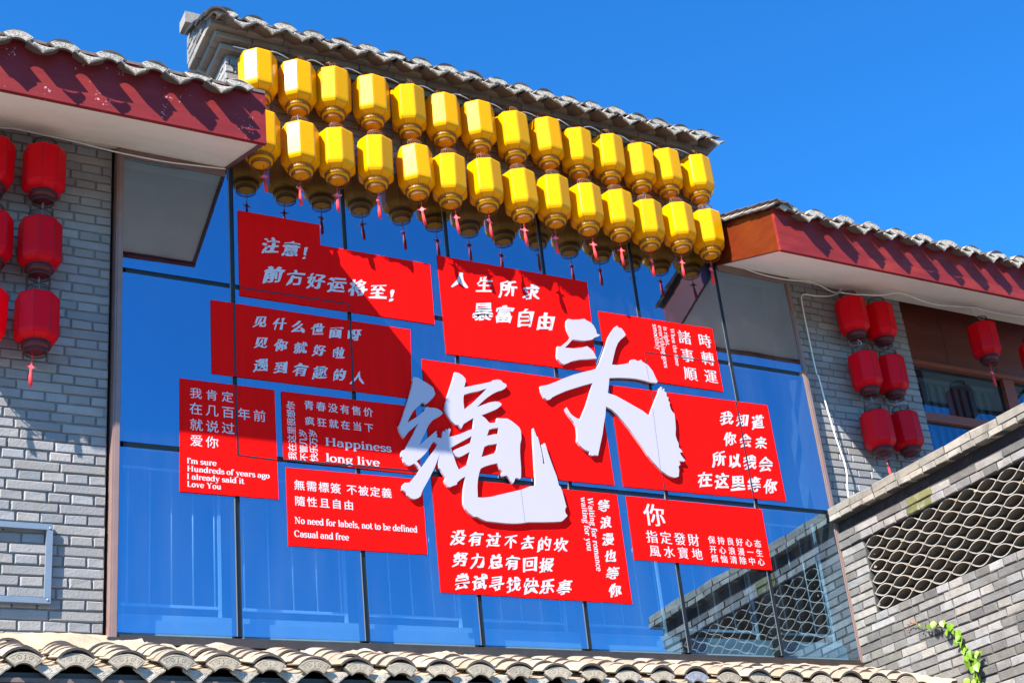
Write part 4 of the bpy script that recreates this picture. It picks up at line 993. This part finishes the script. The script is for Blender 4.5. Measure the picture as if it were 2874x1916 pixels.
# ------------------------------------------------------------------ the two giant raised characters
def board(name, label, outline, holes, cracks=()):
    pts = [P(x, y, -.026) for x, y in outline]; c = sum(pts, Vector())/len(pts); c.y = 0
    cu = bpy.data.curves.new(name, 'CURVE'); cu.dimensions = '2D'; cu.fill_mode = 'BOTH'; cu.extrude = .0085
    for poly in (outline,)+tuple(holes):
        sp = cu.splines.new('POLY'); sp.points.add(len(poly)-1); sp.use_cyclic_u = True
        for k, (x, y) in enumerate(poly): p = P(x, y, -.026); sp.points[k].co = (p.x-c.x, p.z-c.z, 0, 1)
    o = bpy.data.objects.new(name, cu); COL.objects.link(o); bpy.context.view_layer.update()
    me = bpy.data.meshes.new_from_object(o.evaluated_get(bpy.context.evaluated_depsgraph_get()))
    bpy.data.objects.remove(o); bpy.data.curves.remove(cu)
    me.materials.clear(); me.materials.append(M['board_white']); me.name = name
    for v in me.vertices: x, y, z = v.co; v.co = (x, -.0175-z, y)
    bm = bmesh.new(); bm.from_mesh(me); bmesh.ops.remove_doubles(bm, verts=bm.verts, dist=.00005); bmesh.ops.recalc_face_normals(bm, faces=bm.faces); bm.to_mesh(me); bm.free()
    for p in me.polygons: p.use_smooth = False
    ob = tag(link(name, me), label, 'sign'); ob.location = c
    for i, (p0, p1, w) in enumerate(cracks):
        a, b_ = P(*p0, -.026)-c, P(*p1, -.026)-c; d = (b_-a).normalized(); n = Vector((-d.z, 0, d.x))*w/2; b = MB()
        q = [a-n, b_-n, b_+n, a+n]; b.add([(p.x, -.0263, p.z) for p in q] + [(p.x, -.0258, p.z) for p in q], [(0,1,2,3),(4,5,1,0),(5,6,2,1),(6,7,3,2),(7,4,0,3)]); b.build('seam', M['joint_lip'], ob)
    return ob
T3 = lambda L: [(1500+x/3.137, 860+y/3.137) for x, y in L]
Ta = lambda L: [(1080+x/4.356, 1000+y/4.356) for x, y in L]
Tb = lambda L: [(1100+x/5.2267, 1180+y/5.2267) for x, y in L]
Tc = lambda L: [(1340+x/4.9, 1160+y/4.9) for x, y in L]
tou_dots = T3([(283,122),(295,108),(330,115),(380,115),(440,108),(455,120),(495,140),(520,165),(540,200),(550,238),(580,250),(560,262),(530,272),(510,290),(440,300),(390,295),(335,290),(300,330),(268,362),(350,368),(420,360),(465,348),(490,368),(515,390),(550,455),(470,462),(400,465),(330,480),(290,498),(262,508),(235,495),(205,460),(197,430),(203,350),(230,352),(260,328),(300,295),(320,268),(305,240),(290,210),(280,165)])
tou = T3([(728,168),(735,178),(737,186),(745,186),(765,190),(785,215),(803,245),(795,262),(760,290),(735,320),(715,370),(700,430),(682,510),(730,515),(790,505),(840,495),(850,468),(880,465),(910,480),(940,468),(950,485),(1000,515),(1040,565),(1065,620),(1085,660),(1075,672),(1020,665),(970,650),(900,635),(830,628),(740,625),(660,628),(655,690),(645,760),(720,785),(800,830),(880,875),(950,915),(1012,962),(1030,910),(1060,830),(1090,760),(1100,720),(1115,703),(1125,712),(1120,740),(1135,722),(1145,722),(1143,745),(1160,755),(1165,790),(1180,800),(1178,825),(1192,845),(1190,865),(1200,900),(1215,925),(1232,945),(1240,1000),(1245,1070),(1242,1130),(1252,1165),(1270,1205),(1272,1240),(1290,1255),(1305,1280),(1282,1285),(1290,1305),(1325,1350),(1320,1362),(1275,1358),(1285,1390),(1268,1405),(1275,1440),(1270,1495),(1240,1503),(1220,1500),(1190,1490),(1170,1480),(1145,1460),(1120,1445),(1085,1408),(1050,1370),(1000,1310),(960,1250),(910,1180),(850,1095),(790,1020),(730,950),(680,905),(630,878),(625,960),(610,1040),(600,1120),(585,1190),(570,1260),(560,1310),(530,1305),(510,1312),(487,1300),(485,1275),(440,1255),(400,1220),(375,1185),(378,1130),(372,1060),(350,1020),(310,970),(290,940),(270,900),(283,885),(295,905),(320,945),(360,975),(403,995),(425,940),(455,870),(480,790),(500,720),(512,672),(440,690),(360,715),(280,740),(200,775),(160,795),(140,815),(115,822),(85,800),(60,750),(52,700),(110,690),(180,665),(260,630),(340,600),(420,578),(500,560),(548,545),(575,490),(605,410),(630,340),(650,270),(680,220),(710,178)])
sheng = (Ta([(340,285),(345,255),(375,250),(420,265),(465,295),(510,320),(560,355),(595,385),(605,420),(617,455),(600,490),(560,535),(520,570),(500,583),(470,555),(430,590),(380,635),(340,680),(305,745),(278,808),(330,775),(380,745),(440,700),(490,655),(495,622),(520,615),(560,625),(600,625),(650,640),(690,665),(708,690),(690,715),(640,745),(600,765),(570,795),(535,840)])
 + Tb([(513,121),(480,190),(440,270),(400,362),(450,320),(500,275),(550,232),(600,190),(640,155),(660,150),(650,180),(668,210),(655,240),(690,250),(730,255),(742,200),(745,160),(760,148),(785,170),(795,115),(810,140),(840,110),(865,130),(850,175),(835,235),(900,225),(1000,195),(1100,150),(1195,115)])
 + Ta([(1085,750),(1040,775),(1000,800),(965,820),(950,850),(935,880),(920,865),(900,835),(860,830),(820,790),(780,735),(745,680),(732,630),(745,560),(770,470),(800,380),(830,290),(850,215),(855,190),(900,200),(950,230),(985,270),(990,300),(980,340),(970,375),(1050,360),(1150,340),(1250,320),(1310,305),(1320,290),(1350,285),(1380,280),(1420,290),(1440,315),(1485,340),(1490,360),(1470,390),(1430,412),(1380,425),(1320,455),(1260,495),(1200,545),(1125,618),(1200,590),(1280,560),(1350,548),(1400,555),(1430,580),(1415,605),(1370,640),(1300,670),(1240,695),(1180,718),(1220,745),(1245,770)])
 + Tc([(166,132),(260,122),(272,60),(330,65),(410,68),(460,95),(520,140),(575,190),(597,240),(603,300),(605,350),(588,420),(585,520),(592,640),(600,740),(600,850),(595,890),(570,895),(545,880),(520,890),(508,930),(487,960),(460,925),(430,880),(400,845),(375,855),(345,860),(330,835),(345,800),(310,760),(290,720),(272,680),(180,700),(100,725),(45,755),(20,830),(5,920),(0,1000),(5,1150),(80,1155),(180,1145),(300,1115),(450,1080),(600,1045),(720,1000),(800,985),(798,900),(785,700),(775,500),(765,350),(762,200),(775,205),(785,240),(800,275),(810,305),(830,320),(850,390),(870,470),(890,560),(905,690),(933,690),(915,600),(895,500),(880,425),(900,425),(915,470),(918,405),(930,408),(940,440),(975,550),(1010,650),(1050,760),(1090,860),(1120,985),(1140,1000),(1165,1060),(1190,1150),(1210,1230),(1225,1280),(1210,1300),(1205,1340),(1215,1370),(1240,1400),(1225,1420),(1190,1455),(1160,1480),(1050,1487),(900,1490),(700,1490),(600,1505),(500,1510),(400,1505),(250,1490),(120,1475),(50,1445),(0,1415)])
 + Tb([(1200,1405),(1130,1350),(1080,1290),(1050,1220),(1045,1130),(1055,1000),(1065,900),(1080,815),(1020,850),(955,905),(955,930),(935,940),(900,950),(855,972),(820,965),(790,925),(768,885),(790,835),(765,800),(745,770),(720,725),(690,690),(680,640),(680,600),(690,540),(705,480),(690,520),(660,600),(630,680),(590,760),(550,840),(500,930),(460,1000),(435,1060),(425,1100),(390,1130),(330,1148),(280,1135),(225,1090),(210,1055),(180,1025),(140,1012),(155,985),(155,945),(185,910),(260,905),(320,840),(370,780),(410,720),(370,665),(330,625),(290,645),(250,660),(210,640),(175,600),(160,545),(135,520),(135,465),(150,435),(190,425),(215,370),(260,290),(310,200),(350,110),(390,40)])
 + Ta([(350,870),(290,920),(255,965),(235,995),(205,960),(175,900),(165,850),(185,830),(210,760),(240,670),(275,560),(310,450),(335,350),(345,300)]))
sheng_holes = [Ta([(970,465),(1050,440),(1150,420),(1245,390),(1210,430),(1150,490),(1080,560),(1020,605),(972,645),(962,560),(962,500)]),
 Tb([(865,395),(960,340),(1060,285),(1170,225),(1165,290),(1155,320),(1050,370),(930,420),(900,440),(905,470),(935,515),(960,530),(1000,530),(1060,500),(1140,455),(1130,540),(1110,640),(1050,675),(980,715),(940,620),(900,500)]),
 Tc([(132,305),(160,220),(220,200),(290,195),(290,280),(230,282),(180,295)]), Tc([(55,597),(95,455),(150,430),(270,412),(268,490),(245,540),(150,570)]),
 Tb([(620,300),(670,340),(640,400),(560,510),(500,600),(435,690),(400,640),(362,590),(420,550),(480,490),(530,430),(555,390),(580,345)])]
lt = board('giant_character', 'giant white raised brush character at left of the pair, on the central red posters', sheng, sheng_holes, ((Tc([(598,1050)])[0], Tc([(655,1490)])[0], .0025),))
rt = board('giant_character', 'giant white raised brush character at upper right of the pair, with two dots', tou, [], ((T3([(985,520)])[0], T3([(1010,655)])[0], .003), (T3([(1042,900)])[0], T3([(1110,1430)])[0], .003)))
db = board('dot_stroke', None, tou_dots, []); 
del db['category']
mw = db.location.copy(); db.parent = rt; db.location = mw - rt.location
for o in (lt, rt): o['group'] = 'two giant white characters'

# ------------------------------------------------------------------ vine on the side wall
vn = PXp(2300+1640/3.596, 1480+1568/3.596, 4.12); vine = tag(empty('vine', vn), 'bright green climbing vine creeping up the lower right brick wall', 'plant')
path = [(900,975),(960,962),(1010,975),(1060,1000),(1120,990),(1180,960),(1240,955),(1300,985),(1350,1030),(1400,1060),(1420,1110),(1450,1150),(1480,1190),(1490,1240),(1530,1270),(1560,1310),(1570,1360),(1590,1410),(1580,1460),(1600,1510),(1640,1560),(1650,1620)]
wp3 = [PXp(2300+x/3.596, 1480+y/3.596, 4.122) - vn for x, y in path]
b = MB(); b.tube(smooth_path([p + Vector((-.004, 0, 0)) for p in wp3], 4), [.0016 + .0022*k/(4*len(wp3)) for k in range(4*(len(wp3)-1)+1)], 5); b.build('stem', M['stem'], vine)
def leaf_mesh(fold, m):
    b = MB(); o = [(0,0),(.30,.10),(.50,.32),(.46,.60),(.26,.85),(0,1.12)]
    v = []; f = []
    for s in (-1, 1):
        i = len(v)
        for x, y in o: v.append((s*x, -.10*y - fold*abs(x) + .18*y*y*.5, -y))
        for x, y in ((.18, .35), (.16, .65)): v.append((s*x, -.10*y - fold*x*1.4 + .09*y*y, -y))
        q = [(0,1,6),(1,2,6),(2,3,6),(3,7,6),(3,4,7),(4,5,7),(0,6,7,5)]
        for t in q: f.append(tuple(i+k for k in (t if s > 0 else t[::-1])))
    b.add(v, f, 0, True); return b.mesh('leaf', m)
LM = [leaf_mesh(fo, M['leaf']) for fo in (.25, .1, .4, -.1)]
vr = random.Random(5)
def put_leaf(px, py, s):
    p = PXp(2300+px/3.596, 1480+py/3.596, 4.122) - vn
    link('leaf', vr.choice(LM), vine, p + Vector((-.012-vr.random()*.012, vr.uniform(-.006,.006), .012)), (vr.uniform(-.5,.3), vr.uniform(-.6,.6), -math.pi/2+vr.uniform(-.7,.7)), (s*1.22,)*3)
for x, y, s in ((1040,985,.014),(1060,1000,.014),(1095,985,.028),(1110,1000,.026),(1150,970,.03),(1160,985,.024),(1195,965,.034),(1215,955,.036),(1220,990,.026),(1275,955,.036),(1300,985,.03),(1280,1010,.032),(1330,1000,.04),(1350,985,.036),(1325,1040,.036),(1370,1030,.034),(1420,1050,.042),(1390,1070,.032),(1420,1130,.036),(1440,1110,.03),(1475,1140,.045),(1410,1150,.03),(1480,1230,.038),(1470,1200,.03),(1545,1245,.044),(1520,1290,.036),(1560,1290,.036),(1640,1265,.03),(1620,1290,.03),(1660,1260,.022),(1530,1350,.046),(1560,1380,.04),(1605,1345,.042),(1620,1390,.044),(1585,1420,.034),(1570,1460,.044),(1600,1490,.036),(1645,1520,.05),(1600,1535,.042),(1540,1535,.04),(1500,1545,.034),(1470,1560,.03),(1650,1580,.05),(1590,1585,.05),(1540,1590,.045)):
    put_leaf(x, y, s)
b = MB()
for x, y in ((905,985),(930,965),(955,975),(975,960),(990,975),(890,1010),(895,1040)):
    p = PXp(2300+x/3.596, 1480+y/3.596, 4.12) - vn; b.tube([p, p+Vector((-.006, jt(.006), .008)), p+Vector((-.008, jt(.006), .014))], [.002, .004, .001], 4)
b.build('bud', M['bud'], vine)
